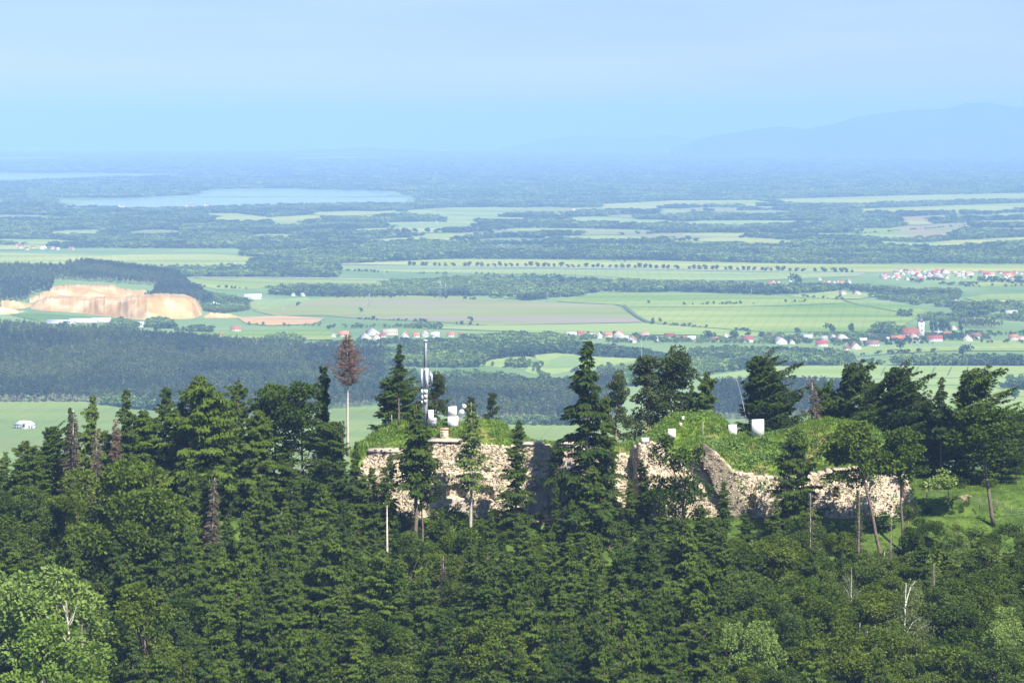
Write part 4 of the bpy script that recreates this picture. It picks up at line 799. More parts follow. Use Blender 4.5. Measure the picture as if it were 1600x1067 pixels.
VH = [
 (521, 527, 9, 'grey', 'white', 'g', 'small white gabled house at the left end of the valley village'),
 (537, 526, 18, 'orange', 'cream', 'e', 'low house with orange red roof behind the rusty dead spruce'),
 (582, 523, 20, 'grey', 'white', 'g', 'tall white house with grey roof, highest in the left village cluster'),
 (571, 531, 17, 'grey', 'white', 'g', 'big white gable at the front of the left village cluster'),
 (589, 531, 14, 'crimson', 'white', 'g', 'crimson roofed house right of the big white gable'),
 (598, 527, 11, 'crimson', 'white', 'e', 'smaller crimson roof behind the crimson roofed house'),
 (609, 523, 27, 'tan', 'cream', 'e', 'long barn with brownish tan roof'),
 (633, 527, 13, 'red', 'white', 'g', 'white house with red roof between the long barn and the mast'),
 (650, 527, 13, 'orange', 'white', 'e', 'orange roofed house just left of the mast top'),
 (664, 526, 12, 'pink', 'white', 'g', 'white gabled house directly behind the mast top'),
 (680, 527, 15, 'white', 'white', 'e', 'long low white building right of the mast top'),
 (704, 526, 13, 'red', 'white', 'e', 'white house with red roof at the edge of the village gap'),
 (721, 526, 10, 'crimson', 'cream', 'e', 'small red roof, last one before the tree gap'),
 (893, 528, 18, 'white', 'white', 'e', 'long low white shed at the start of the middle cluster'),
 (907, 525, 14, 'crimson', 'cream', 'e', 'dull red roof behind the long white shed'),
 (924, 527, 12, 'grey', 'grey', 'e', 'grey house between the dull red and the white house'),
 (936, 528, 11, 'white', 'white', 'g', 'small plain white house left of the large orange roof'),
 (950, 527, 15, 'orange', 'cream', 'e', 'large bright orange roof in the middle cluster'),
 (967, 526, 18, 'orange', 'cream', 'g', 'orange gabled barn joined to the large orange roof'),
 (972, 533, 24, 'grey', 'white', 'e', 'long grey roofed white farm building'),
 (988, 535, 14, 'brown', 'white', 'g', 'white gable with brown roof at the front of the middle cluster'),
 (1007, 528, 18, 'pink', 'cream', 'e', 'pale pink roofed house right of the middle cluster'),
 (1026, 532, 9, 'pink', 'white', 'g', 'tiny white gable between the pale pink roof and the big white house'),
 (1046, 530, 18, 'crimson', 'white', 'e', 'large white house with dark red roof'),
 (1067, 531, 12, 'crimson', 'white', 'e', 'small dark red roof right of the large white house'),
 (1080, 533, 15, 'white', 'white', 'e', 'low white hall beside the dark wood'),
 (1107, 527, 6, 'grey', 'white', 'g', 'narrow white gable beside a dark round tree'),
 (1118, 533, 12, 'brown', 'white', 'e', 'low brownish row house by the round tree'),
 (1134, 529, 11, 'pink', 'white', 'g', 'pinkish house left of the big dark tree'),
 (1168, 534, 20, 'red', 'white', 'e', 'wide white house with red roof right of the big dark tree'),
 (1204, 529, 9, 'crimson', 'cream', 'e', 'small crimson roof above the white gabled house'),
 (1218, 537, 19, 'grey', 'white', 'g', 'white gabled house with grey roof'),
 (1241, 532, 10, 'crimson', 'cream', 'e', 'crimson roof above a tiny white gable'),
 (1237, 537, 9, 'grey', 'white', 'g', 'tiny white gable below the crimson roof'),
 (1262, 531, 16, 'white', 'white', 'e', 'flat white building in the garden trees'),
 (1287, 532, 13, 'grey', 'cream', 'e', 'grey roofed house left of the tan barn'),
 (1302, 531, 12, 'grey', 'white', 'g', 'white house under grey roof beside the garden trees'),
 (1316, 533, 19, 'tan', 'white', 'g', 'broad tan gabled barn'),
 (1284, 541, 21, 'crimson', 'cream', 'e', 'long crimson roof in the lower row'),
 (1336, 546, 17, 'brown', 'white', 'g', 'white gabled house with dark roof, lowest on the slope'),
 (1323, 547, 12, 'brown', 'cream', 'e', 'low brown shed beside the lowest gabled house'),
 (1363, 541, 24, 'brown', 'white', 'e', 'brown roofed bungalow in front of the church village'),
 (1357, 527, 11, 'crimson', 'cream', 'e', 'crimson roof peeping out of the trees'),
 (1349, 535, 12, 'white', 'white', 'e', 'white flat house above the brown bungalow'),
 (1385, 533, 11, 'white', 'white', 'e', 'white annex left of the large red barn'),
 (1403, 533, 26, 'red', 'cream', 'e', 'large red roofed barn left of the church'),
 (1428, 532, 16, 'pink', 'cream', 'g', 'small pale red gable in front of the church'),
 (1460, 533, 28, 'crimson', 'white', 'e', 'long crimson roof right of the church tower'),
 (1465, 524, 16, 'grey', 'white', 'e', 'grey roof behind the long crimson roof'),
 (1480, 526, 15, 'red', 'cream', 'e', 'red roof right of the grey roof behind the church'),
 (1490, 515, 9, 'pink', 'white', 'g', 'small white house alone in the field above the village'),
 (1512, 533, 17, 'brown', 'white', 'g', 'white gable with brown roof right of the poplars'),
 (1524, 529, 20, 'brown', 'white', 'e', 'brown roofed wing behind the white gable'),
 (1548, 535, 8, 'red', 'brick', 'g', 'tiny brick hut at the lower edge of the village'),
 (1583, 531, 16, 'red', 'white', 'e', 'bright red roofed house near the right edge'),
 (1599, 535, 16, 'pink', 'brick', 'e', 'brick house at the right edge'),
 (368, 518, 18, 'red', 'white', 'e', 'white farmhouse with red roof below the quarry works'),
 (331, 515, 9, 'grey', 'white', 'g', 'small white gable left of the red roofed farmhouse'),
 (345, 523, 7, 'red', 'white', 'e', 'tiny red roof hidden in the farm trees'),
 (221, 511, 15, 'white', 'white', 'e', 'white cube shaped works building between the copses'),
 (395, 467, 30, 'white', 'white', 'e', 'white factory hall beside the striped field'),
 (1494, 474, 9, 'pink', 'white', 'g', 'white house at the end of the broad field'),
 (1552, 485, 12, 'pink', 'white', 'e', 'pale house with a low wing in the right hand farm group'),
 (1580, 493, 22, 'grey', 'grey', 'e', 'long grey roofed barn of the right hand farm'),
 (1591, 491, 9, 'brown', 'white', 'g', 'bright white gable beside the long grey barn'),
 (1569, 477, 14, 'pink', 'white', 'e', 'pale roofed farmhouse highest in the right hand farm group'),
 (1540, 474, 8, 'red', 'cream', 'e', 'small red roof left of the right hand farms'),
]
for x, y, wp, rf, wl, ori, lab in VH: house(x, y, wp, rf, wl, lab, None, ori)
# church: nave and tower
X, Y = hit([(1422, 530)])[0]; ch = empty('church', (X, Y, float(G(X, Y))), .25); tag(ch, 'village church with red nave roof and white tower under a dark spire', 'church')
u = Y / FPX
wm, rm = gable(26 * u, 11 * u, 9 * u, 9 * u); obj('wall', wm, M['wall_cream'], ch); obj('roof', rm, M['roof_red'], ch)
tw = Geo(); tw.box((18 * u, 0, 13 * u), (8.5 * u, 8.5 * u, 28 * u)); twr = obj('tower', tw, M['wall_white'], ch)
sp = Geo(); a4 = [(18 * u, 0, z * u) for z in (27, 28.5, 31, 33, 34.5, 36, 41)]; sp.tube(a4, np.array([5.6, 5.2, 3.6, 2.2, 2.6, 1.8, .15]) * u, 8); obj('spire', sp, M['dark'], ch)
for k, zz in enumerate((14, 21)):
    g = Geo(); g.box((18 * u, -4.35 * u, zz * u), (1.8 * u, .4 * u, 3.4 * u)); obj('window', g, M['void'], ch)
for k in range(4):
    g = Geo(); g.box((-9 * u + k * 6 * u, -5.6 * u, 5.5 * u), (1.3 * u, .5 * u, 4.5 * u)); obj('window', g, M['void'], ch)
# manor at the left edge
X, Y = hit([(39, 670)])[0]; u = Y / FPX; mh = empty('manor_house', (X, Y, float(G(X, Y))), -.12); tag(mh, 'white manor house with pale hipped roof and arched porch in the meadow', 'house')
g = Geo(); g.box((0, 0, 3.0 * u), (32 * u, 15 * u, 8 * u)); obj('wall', g, M['wall_white'], mh)
g = Geo(); a, b, c_, d_ = 17 * u, 8.5 * u, 7.03 * u, 13 * u; g.add([(-a, -b, c_), (a, -b, c_), (a, b, c_), (-a, b, c_), (-a * .45, 0, d_), (a * .45, 0, d_)], [(0, 4, 3), (1, 2, 5)], [(0, 1, 5, 4), (2, 3, 4, 5), (0, 3, 2, 1)]); obj('roof', g, M['roof_white'], mh)
pw, pr = gable(9 * u, 12 * u, 7 * u, 4 * u); po = obj('porch', pw, M['wall_white'], mh, (2 * u, -6.5 * u, 0)); po.rotation_euler = (0, 0, math.pi / 2); obj('porch_roof', pr, M['roof_white'], po)
g = Geo(); g.tube([(-.2 * u, -.3 * u, 0), (.5 * u, 0, 0)], 2.6 * u, 14); arch = obj('arch', g, M['void'], po, (-4.7 * u, 0, 6.6 * u))
for k in range(7):
    if k in (3, 4): continue
    g = boxm('manor_window', (2.0 * u, .2, 3.2 * u)); g.name = 'window'
    if not g.materials: g.materials.append(M['void'])
    obj('window', g, None, mh, ((-13.5 + k * 4.5) * u, -7.55 * u, 3.6 * u))
# long white sheds below the quarry
for x, y, wp, lab in [(95, 507, 50, 'long white shed with dark openings, left one below the quarry'), (130, 505, 50, 'long white shed, middle one below the quarry'), (158, 504, 36, 'white shed, right one below the quarry')]:
    e = house(x, y, wp, 'white', 'white', lab, None, 'e', .5, False, 24, -.18, 'shed', 'shed'); Lw = wp / FPX * hit([(x, y)])[0, 1]
    for k in range(6):
        g = Geo(); g.box((-Lw / 2 + Lw * (k + .6) / 6.4, -12.05, 1.0), (Lw * .08, .3, 2.0)); obj('opening_shade', g, M['void'], e)  # solid near-black boxes paint the shade inside the open bays
# groups of tiny far houses
def hamlet(boxes, n, wpx, label, group, roofs=('red', 'red', 'orange', 'pink', 'crimson', 'brown', 'tan', 'grey'), walls=('white', 'white', 'cream')):
    for k in range(n):
        (x0, x1, y0, y1) = boxes[random.randrange(len(boxes))]; rf = random.choice(roofs)
        house(random.uniform(x0, x1), random.uniform(y0, y1), random.uniform(*wpx), rf, random.choice(walls), label, group, random.choice('eeg'), 1, False)
hamlet([(1400, 1480, 425, 430), (1440, 1600, 426, 433), (1500, 1610, 429, 436), (1380, 1480, 432, 438)], 74, (5, 11), 'tiny house among the crowded red roofs of the second village', 'houses of the second village')
hamlet([(1150, 1182, 444, 448), (1200, 1240, 440, 446), (1270, 1335, 438, 445), (1310, 1330, 440, 444)], 24, (4, 8), 'tiny pale red house in the tree belt left of the second village', 'houses in the tree belt')
hamlet([(752, 790, 443, 449), (795, 880, 442, 449)], 20, (4, 9), 'tiny red roofed house row behind the pine stand in the belt', 'row houses in the belt')
hamlet([(425, 520, 459, 463)], 14, (5, 10), 'tiny pale building in the row under the dark tree belt', 'buildings under the dark belt', ('pink', 'white', 'grey'))
hamlet([(-20, 50, 353, 358), (80, 100, 354, 357), (165, 180, 355, 358)], 13, (6, 12), 'tiny white and red house in the far left hamlet', 'houses of the far left hamlet')
hamlet([(25, 115, 385, 391)], 14, (5, 9), 'tiny house in the hamlet above the long pale field', 'houses above the long pale field')
hamlet([(290, 330, 321, 324), (160, 200, 323, 327)], 14, (4, 8), 'faint house on the near shore of the lake', 'houses by the lake')
hamlet([(640, 700, 346, 352), (780, 800, 380, 383), (708, 730, 378, 380), (855, 880, 376, 379)], 18, (3, 7), 'pale speck of a house in the broad hazy woodland', 'houses in the hazy woodland', ('white', 'pink', 'orange'))
hamlet([(890, 925, 328, 333), (1245, 1275, 335, 338), (1460, 1500, 316, 319), (1540, 1600, 312, 315), (1330, 1335, 320, 323)], 22, (4, 8), 'faint farmhouse at the far edge of the fields', 'farms at the far field edge', ('white', 'pink', 'orange'))
hamlet([(1310, 1390, 459, 463), (1440, 1480, 465, 470)], 9, (6, 10), 'small pinkish building in the meadows right of the broad field', 'buildings in the meadows', ('pink', 'red', 'tan'))
# masts and pylons of the plain
def pylon(x, y, hpx, label, group, wide=.16, name='pylon', cat='pylon', arms=True):
    X, Y = hit([(x, y)])[0]; h = hpx / FPX * Y; r = max(.12, Y * 2.6e-5); e = empty(name, (X, Y, float(G(X, Y))), random.uniform(-.4, .4)); tag(e, label, cat, group)
    g = Geo(); b = h * wide / 2
    for sx in (-1, 1):
        for sy in (-1, 1): g.tube([(sx * b, sy * b, 0), (sx * b * .35, sy * b * .35, h * .7), (0, 0, h)], r, 4)
    for k in range(7): z = h * k / 10; f = b * (1 - .93 * k / 10); g.tube([(-f, -f, z), (f, f, z + h * .09)], r * .7, 3); g.tube([(f, -f, z), (-f, f, z + h * .09)], r * .7, 3)
    obj('lattice_tower', g, M['steel'], e)
    if arms:
        for z, L in ((.72, .16), (.84, .13), (.93, .09)):
            g = Geo(); g.tube([(-L * h, 0, z * h), (0, 0, z * h + .02 * h), (L * h, 0, z * h)], r, 4); obj('cross_arm', g, M['steel'], e)
for x, y, hp in [(577, 480, 22), (600, 441, 17), (688, 471, 33), (696, 464, 22), (855, 473, 17), (1174, 464, 12), (442, 495, 15)]: pylon(x, y, hp, {577: 'lattice pylon in the dull field at the left', 600: 'small pylon in the dark tree belt', 688: 'tallest lattice pylon at the top of the dull field', 696: 'shorter pylon close behind the tallest one', 855: 'pylon in front of the pine stand in the belt', 1174: 'small pylon at the edge of the broad light field', 442: 'thin pylon beside the bare orange ground'}[x], None)
for x, y, hp, lab in [(1014, 279, 22, 'thin pale far mast, left one of the close pair'), (1034, 280, 22, 'thin pale far mast, right one of the close pair'), (1139, 279, 22, 'thin pale far mast standing alone')]: pylon(x, y, hp, lab, 'far masts', .05, 'far_mast', 'mast', False)
for x, y, hp, lab in [(141, 452, 11, 'thin mast on the quarry terrace'), (199, 506, 9, 'thin mast beside the white sheds')]: pylon(x, y, hp, lab, None, .08, 'mast', 'mast', False)
X, Y = hit([(334, 484)])[0]; pl = empty('quarry_plant', (X, Y, float(G(X, Y)))); tag(pl, 'pale steel processing plant at the right end of the quarry', 'industrial plant'); u = Y / FPX
for k, (dx, hh) in enumerate(((-4, 9), (0, 13), (4, 11), (8, 8))):
    g = Geo(); g.box((dx * u, 0, hh * u / 2), (1.6 * u, 1.6 * u, hh * u)); obj('silo', g, M['offwhite'], pl)
g = Geo(); g.box((2 * u, 0, 9 * u), (14 * u, 1.2 * u, 1.3 * u)); obj('conveyor', g, M['offwhite'], pl)
# ------------------------------------------------------------------ the ruined fort
def wz(y, d): return CAMZ - (y - HY) / FPX * d
def wx(x, d): return (x - 800) / FPX * d
def ruin_wall(name, outline, dfun, recess, parent, mat, thick=4, step=.32, batter=.10, nz=.5, seed=0, stones=9.0, ssz=(.08, .24), ledges=()):
    """a rubble wall: face relief over an outline, thickness behind, stones standing proud.
    recess: (polygon in photo px, depth m, plastered?)"""
    O = np.array(outline, float); dm = float(np.mean([dfun(x) for x in O[:, 0]]))
    s = step * FPX / dm; xs = np.arange(O[:, 0].min(), O[:, 0].max() + s, s); ys = np.arange(O[:, 1].min(), O[:, 1].max() + s, s)
    GX, GY = np.meshgrid(xs, ys); D0 = dfun(GX)
    jx = (vnoise(GX / 4, GY / 4, seed) - .5) * 7; jy = (vnoise(GX / 4, GY / 4, seed + 1) - .5) * 5
    ins = inpoly(GX + jx, GY + jy, O)
    D = D0 - batter * (GY - O[:, 1].min()) / FPX * dm + nz * (fbm(GX / 11, GY / 11, seed + 2, 4) - .47) * 2
    for (yl, dep) in ledges: D = D - dep * sstep(yl - 1.0, yl + 1.0, GY)
    rec = np.zeros(GX.shape)
    for (poly, dep, pl) in recess:
        m_ = inpoly(GX, GY, poly); D = np.where(m_, D0 - batter * 6 + dep - sum(q for (yl, q) in ledges if np.mean([p[1] for p in poly]) > yl), D); rec[m_] = 2 if pl else 1
    V = np.stack([wx(GX, D0), D, wz(GY, D0)], -1).reshape(-1, 3); n = len(xs)
    cell = ins[:-1, :-1] & ins[1:, 1:] & ins[1:, :-1] & ins[:-1, 1:]; r_, c_ = np.nonzero(cell); i = r_ * n + c_
    Q = np.stack([i, i + n, i + n + 1, i + 1], -1); rc_ = rec[:-1, :-1][cell]
    def edges(Q):
        from collections import Counter
        cnt = {}
        for q in Q:
            for a, b in zip(q, np.roll(q, -1)): cnt[(a, b)] = 1
        return [(a, b) for (a, b) in cnt if (b, a) not in cnt]
    base = Geo(); E = np.array(edges(Q)); B = V.copy(); B[:, 1] = V[:, 1] + thick; nV = len(V)
    q2 = np.stack([E[:, 1], E[:, 0], E[:, 0] + nV, E[:, 1] + nV], -1)
    allV = np.vstack([V, B]); mq = Q[rc_ != 2]; back = Q[:, ::-1] + nV
    def put(nm, F, mt):
        if not len(F): return None
        u, inv = np.unique(F.ravel(), return_inverse=True); return obj(nm, mesh_np(nm, allV[u], [inv.reshape(F.shape)]), mt, parent)
    put(name, np.vstack([mq, q2, back]), mat); pp = Q[rc_ == 2]
    if len(pp): put('plaster_face', pp, M['plaster'])
    # stones proud of the face
    cells = np.nonzero(cell & (rec[:-1, :-1] == 0)); ns = int(len(cells[0]) * step * step * stones); g = Geo(); r = np.random.default_rng(seed + 5)
    pick = r.integers(0, len(cells[0]), ns)
    vein = fbm(GX / 16, GY / 9, seed + 9, 3)
    for k in pick:
        a, b = cells[0][k], cells[1][k]
        if vein[a, b] < .30: continue
        p = V[a * n + b] + r.uniform(-.16, .16, 3); sz = r.uniform(*ssz) * np.array([r.uniform(.8, 1.7), .8, r.uniform(.55, 1.0)])
        g.box(p, sz, r.uniform(-.9, .9), r.uniform(0, 1), .8, sz.min() * .34)
    o = obj('rubble_stones', g, M['stones'], parent); o['kind'] = 'stuff'
    return V, ins
def arch_poly(x0, x1, ytop, ybot, n=9, spring=.5):
    xc, rx = (x0 + x1) / 2, (x1 - x0) / 2; ry = min((ybot - ytop) * spring, rx * 1.1)
    return [(x0, ybot)] + [(xc - rx * math.cos(math.pi * k / n), ytop + ry - ry * math.sin(math.pi * k / n)) for k in range(n + 1)] + [(x1, ybot)]
# left wing
fl = empty('ruined_fort', (0, 600, 290)); tag(fl, 'ruined stone fort wing with casemate niches and grassy roof below the mast', 'ruin')
def P0(o):
    for ch in o.children: ch.matrix_parent_inverse = Matrix.Translation(o.location).inverted()
dl = lambda x: 600 + 0 * np.asarray(x, float) - 5.0 * sstep(985, 1000, x) * (1 - sstep(1040, 1046, x))
ruin_wall('main_wall', [(566, 722), (578, 708), (622, 704), (640, 700), (664, 692), (724, 690), (745, 694), (790, 696), (846, 694), (862, 700), (868, 694), (898, 693), (916, 702), (940, 712), (985, 708), (998, 694), (1038, 690), (1044, 706), (1062, 716), (1100, 712), (1118, 730), (1128, 800), (1100, 822), (900, 818), (560, 826), (552, 760)], dl,
    [(arch_poly(664, 692, 757, 777), 1.1, False), (arch_poly(697, 728, 755, 777), 1.2, False), (arch_poly(827, 853, 757, 803), 1.3, True), ([(866, 713), (904, 712), (908, 732), (872, 738)], .35, True), (arch_poly(745, 772, 757, 778), 1.0, False), (arch_poly(874, 900, 757, 798), 1.1, True), ([(855, 755), (868, 753), (868, 800), (856, 802)], .15, True), ([(668, 778), (740, 776), (742, 806), (664, 808)], .18, True)],
    fl, M['stone'], 5, seed=3, stones=15, ledges=((738, .9), (755, .35)))
def slabpx(nm, x0, x1, y, d, dep, th, mt, parent, tilt=0, over=.5):
    g = Geo(); xa, xb = wx(x0, d), wx(x1, d); z = wz(y, d)
    g.box(((xa + xb) / 2, d + dep / 2 - over, z), (xb - xa, dep, th), 0, .5, .97, .05); o = obj(nm, g, mt, parent); return o
slabpx('coping_slab', 575, 623, 704.5, 600, 4.5, .7, M['slab'], fl)
slabpx('coping_slab', 666, 722, 689, 600, 6.0, .5, M['slab'], fl)
slabpx('coping_slab', 812, 848, 693.5, 600, 4, .45, M['slab'], fl)
slabpx('coping_slab', 868, 896, 692.5, 600, 4, .45, M['slab'], fl)
slabpx('stone_ledge', 768, 820, 738, 599.4, 1.4, .35, M['slab'], fl, over=.2)
slabpx('stone_ledge', 820, 892, 739, 599.4, 1.4, .35, M['slab'], fl, over=.2)
slabpx('stone_ledge', 662, 735, 754, 599.0, 1.0, .3, M['slab'], fl, over=.2)
g = Geo(); g.box((wx(676, 599), 599.2, wz(714, 599)), (1.9, 2.4, .22), .1); o = obj('broken_slab', g, M['plaster'], fl); 
P0(fl)
def wallplants(n, x0, x1, y0, y1, d, r0=.5, r1=1.6):
    P = []
    for k in range(n): x = random.uniform(x0, x1); y = random.uniform(y0, y1); P.append((wx(x, d), d - .5 - (y - y0) * .014, wz(y, d) - .3))
    return P
# right bastion
fr = empty('ruined_bastion', (75, 600, 290)); tag(fr, 'rounded ruined stone bastion with arched window and grassy dome on top', 'ruin')
dr = lambda x: 598 + 4.0 * sstep(1330, 1440, x) + 1.5 * sstep(1180, 1100, x)
ruin_wall('bastion_wall', [(1096, 694), (1110, 700), (1128, 716), (1150, 736), (1185, 742), (1210, 744), (1250, 744), (1280, 737), (1300, 733), (1345, 730), (1380, 733), (1415, 740), (1424, 765), (1436, 800), (1440, 822), (1300, 826), (1160, 822), (1150, 800), (1132, 765), (1112, 728)], dr,
    [(arch_poly(1299.5, 1310, 758, 777), .45, False), (arch_poly(1387, 1412, 746, 776), .75, True), (arch_poly(1168, 1180, 770, 795), .9, False)], fr, M['stone'], 5, seed=23, stones=18, batter=.16)
ruin_wall('broken_return_wall', [(1084, 700), (1104, 692), (1124, 712), (1146, 738), (1162, 780), (1170, 806), (1150, 824), (1120, 770)], lambda x: 596.6 + 0 * np.asarray(x, float), [], fr, M['stones'], 2.0, seed=37, stones=8)
wf = Geo(); X0, X1 = wx(1300.3, 598), wx(1309.3, 598); zt, zb = wz(759.5, 598), wz(776, 598); yw = 597.3
for xx in (X0, (X0 + X1) / 2, X1): wf.box((xx, yw, (zt + zb) / 2), (.17, .14, zt - zb))
for zz in (zb + .05, zb + (zt - zb) * .38, zb + (zt - zb) * .70, zt): wf.box(((X0 + X1) / 2, yw - .01, zz), (X1 - X0 + .15, .12, .16))
win = obj('window', wf, M['redwood'], fr)
g = Geo(); g.box(((X0 + X1) / 2, yw + .16, (zt + zb) / 2), (X1 - X0, .06, zt - zb)); obj('pane', g, M['void'], win)
P0(fr); win.children[0].matrix_parent_inverse = Matrix.Translation(fr.location).inverted() @ Matrix.Identity(4)
win.children[0].matrix_parent_inverse = Matrix.Identity(4)
# grass mounds over the casemates
def mound(front, crest, label, yf=602, yc=618, back=14, seed=0, lumps=.9):
    F = np.array(front, float); C = np.array(crest, float); xs = np.arange(min(F[0, 0], C[0, 0]), max(F[-1, 0], C[-1, 0]) + 4, 4.0)
    yF = np.interp(xs, F[:, 0], F[:, 1]); yC = np.minimum(np.interp(xs, C[:, 0], C[:, 1]), yF); rows = []
    for t in np.concatenate([[-.12], np.linspace(0, 1, 15), [1.25, 1.5, 1.8, 2.2, 2.6]]):
        tt = min(max(t, 0), 1); Y = yf + (yc - yf) * t if t <= 1 else yc + (t - 1) * back
        zf = wz(yF, yf); zc = wz(yC, yc); z = zf + (zc - zf) * (1 - (1 - tt) ** 1.7)
        if t < 0: z = zf - 2.5
        if t > 1: z = zc - (t - 1) ** 2 * 5.5
        X = (xs - 800) / FPX * (yf + (yc - yf) * tt) + (fbm(xs / 9, xs * 0 + t * 5, seed) - .47) * .8
        z = z + (fbm(xs / 12, xs * 0 + t * 6, seed + 3) - .47) * lumps * 1.4 * (t > 0.02) * (t < 1.6)
        rows.append(np.stack([X, np.full_like(xs, Y), z], -1))
    V = np.concatenate(rows); n = len(xs); i = (np.arange(len(rows) - 1)[:, None] * n + np.arange(n - 1)[None]).ravel()
    F4 = np.stack([i, i + 1, i + n + 1, i + n], -1)
    o = obj('grass_mound', mesh_np('grass_mound', V, [F4], None, True), M['mound']); tag(o, label, kind='structure')
    return V.reshape(len(rows), n, 3)
MD = []
MD.append((mound([(548, 716), (575, 711), (625, 708), (664, 694), (724, 691), (800, 698), (850, 697), (910, 700)], [(548, 708), (575, 688), (598, 668), (620, 659), (645, 662), (700, 664), (755, 656), (780, 661), (800, 675), (830, 690), (870, 694), (910, 699)], 'grassy roof mound under the mast', seed=1), 2300))
MD.append((mound([(900, 720), (1000, 716), (1045, 706), (1100, 702)], [(900, 708), (940, 700), (1000, 692), (1045, 688), (1100, 690)], 'low grassy bank between the two ruin parts', yf=601, yc=608, seed=5), 700))
MD.append((mound([(1000, 692), (1060, 690), (1110, 690), (1150, 690)], [(1000, 689), (1020, 674), (1035, 660), (1055, 648), (1085, 645), (1118, 647), (1134, 660), (1143, 684), (1150, 690)], 'rounded grass mound with white blocks at its foot', yf=612, yc=622, seed=9), 1200))
MD.append((mound([(1098, 697), (1112, 704), (1130, 722), (1152, 740), (1210, 748), (1250, 747), (1285, 740), (1345, 734), (1415, 744), (1432, 790)], [(1098, 690), (1112, 684), (1140, 681), (1200, 678), (1230, 674), (1258, 662), (1300, 657), (1340, 660), (1372, 676), (1400, 702), (1420, 735), (1432, 785)], 'large grass dome covering the right bastion', yf=603.2, yc=618, seed=14), 3600))
def tuft(seed, n=15, h=.75):
    r = np.random.default_rng(seed); g = Geo(); P = np.column_stack([r.normal(0, .28, n), r.normal(0, .28, n), np.zeros(n)])
    D = np.column_stack([r.normal(0, .35, n) + .12, r.normal(0, .35, n), np.ones(n)]); kites(g, P, D, r.uniform(.4, 1.0, n) * h, r.uniform(.03, .07, n), r, r.uniform(0, 1, n), (0, -.6, .2)); return g.mesh('tuft')
def weed(seed, n=16):
    r = np.random.default_rng(seed); g = Geo(); P = np.column_stack([r.normal(0, .35, n), r.normal(0, .35, n), r.uniform(.1, .7, n)]); kites(g, P, r.normal(size=(n, 3)) * np.array([1, 1, .25]), r.uniform(.25, .5, n), r.uniform(.1, .18, n), r, r.uniform(0, 1, n), (0, -.2, 1)); return g.mesh('weed')
ct = bpy.data.collections.new('tufts'); cw_ = bpy.data.collections.new('weeds')
for s_ in range(4): me = tuft(300 + s_); me.materials.append(M['tuft']); ct.objects.link(bpy.data.objects.new('tuft', me))
for s_ in range(3): me = weed(310 + s_); me.materials.append(M['weed']); cw_.objects.link(bpy.data.objects.new('weed', me))
def onpatch(V, n, t0=1, t1=18, r=rng):
    i = r.integers(t0, min(t1, V.shape[0] - 1), n); j = r.integers(0, V.shape[1] - 1, n); a = r.uniform(0, 1, (n, 1)); b = r.uniform(0, 1, (n, 1))
    return (V[i, j] * (1 - a) + V[i + 1, j] * a) * (1 - b) + (V[i, j + 1] * (1 - a) + V[i + 1, j + 1] * a) * b
P = np.vstack([onpatch(V, n) for V, n in MD]); s_ = rng.uniform(.6, 1.5, len(P)) * (.5 + vnoise(P[:, 0] / 3, P[:, 2] / 2, 6)); scatter('grass', P, np.stack([s_] * 3, -1), ct, 4, 'tall green grass growing on the ruin mounds', 'grass')
P = np.vstack([onpatch(MD[3][0], 1100, 2, 14), onpatch(MD[0][0], 260), onpatch(MD[2][0], 120)]); P = P[fbm(P[:, 0] / 5, P[:, 2] / 4, 77, 3) > .47]; s_ = rng.uniform(.8, 1.7, len(P)); scatter('weeds', P, np.stack([s_] * 3, -1), cw_, 3, 'pale large leaved weeds on the grass dome', 'plants')
P = np.array(wallplants(150, 570, 1110, 698, 815, 599.3) + wallplants(140, 1115, 1436, 738, 815, 597.3)); P = P[fbm(P[:, 0] / 4, P[:, 2] / 4, 55, 3) > .44]; s_ = rng.uniform(.8, 2.2, len(P)); scatter('weeds', P, np.stack([s_] * 3, -1), cw_, 3, 'green weeds rooted in the joints of the ruined walls', 'plants')
# lawn grass on the right and around the walls
n_ = 9000; X = rng.uniform(40, 125, n_); Y = rng.uniform(572, 640, n_); k_ = ((X > 90) | (Y < 597)); X, Y = X[k_], Y[k_]; s_ = rng.uniform(.35, .9, len(X)) * (.4 + vnoise(X / 4, Y / 4, 3)); scatter('grass', np.column_stack([X, Y, G(X, Y)]), np.stack([s_] * 3, -1), ct, 4, 'meadow grass around the foot and right side of the bastion', 'grass')
M['dirt'] = surf('bare_path', (.34, .26, .19), (.26, .20, .13), .5, .95, .05, c3=(.14, .17, .05), s3=.4)
def patch(name, pts, d, mat, label, off=.12):
    P = []
    for (x, y) in pts:
        zt = None
        for dd in np.arange(540, 640, .5):
            if CAMZ - (y - HY) / FPX * dd <= G((x - 800) / FPX * dd, dd): zt = dd; break
        zt = zt or 598; P.append(((x - 800) / FPX * zt, zt))
    P = np.array(P); c_ = P.mean(0); V = [np.r_[c_, G(*c_) + off]]; ring = []
    n = 28; idx = np.linspace(0, len(P), n, endpoint=False)
    for t in idx:
        a, b = P[int(t) % len(P)], P[(int(t) + 1) % len(P)]; q = a + (b - a) * (t % 1); ring.append(q)
    for s_ in (.5, 1.0):
        for q in ring: w_ = c_ + (q - c_) * s_; V.append(np.r_[w_, G(*w_) + off])
    T = [(0, 1 + k, 1 + (k + 1) % n) for k in range(n)]; Q = [(1 + k, 1 + n + k, 1 + n + (k + 1) % n, 1 + (k + 1) % n) for k in range(n)]
    o = obj(name, mesh_np(name, np.array(V), [np.array(T)[:, ::-1] if False else np.array(T), np.array(Q)], None, True), mat); return tag(o, label, kind='structure')
patch('path', [(826, 806), (856, 803), (876, 806), (880, 818), (860, 822), (832, 818)], 598, M['dirt'], 'bare earth path in front of the plastered arch')
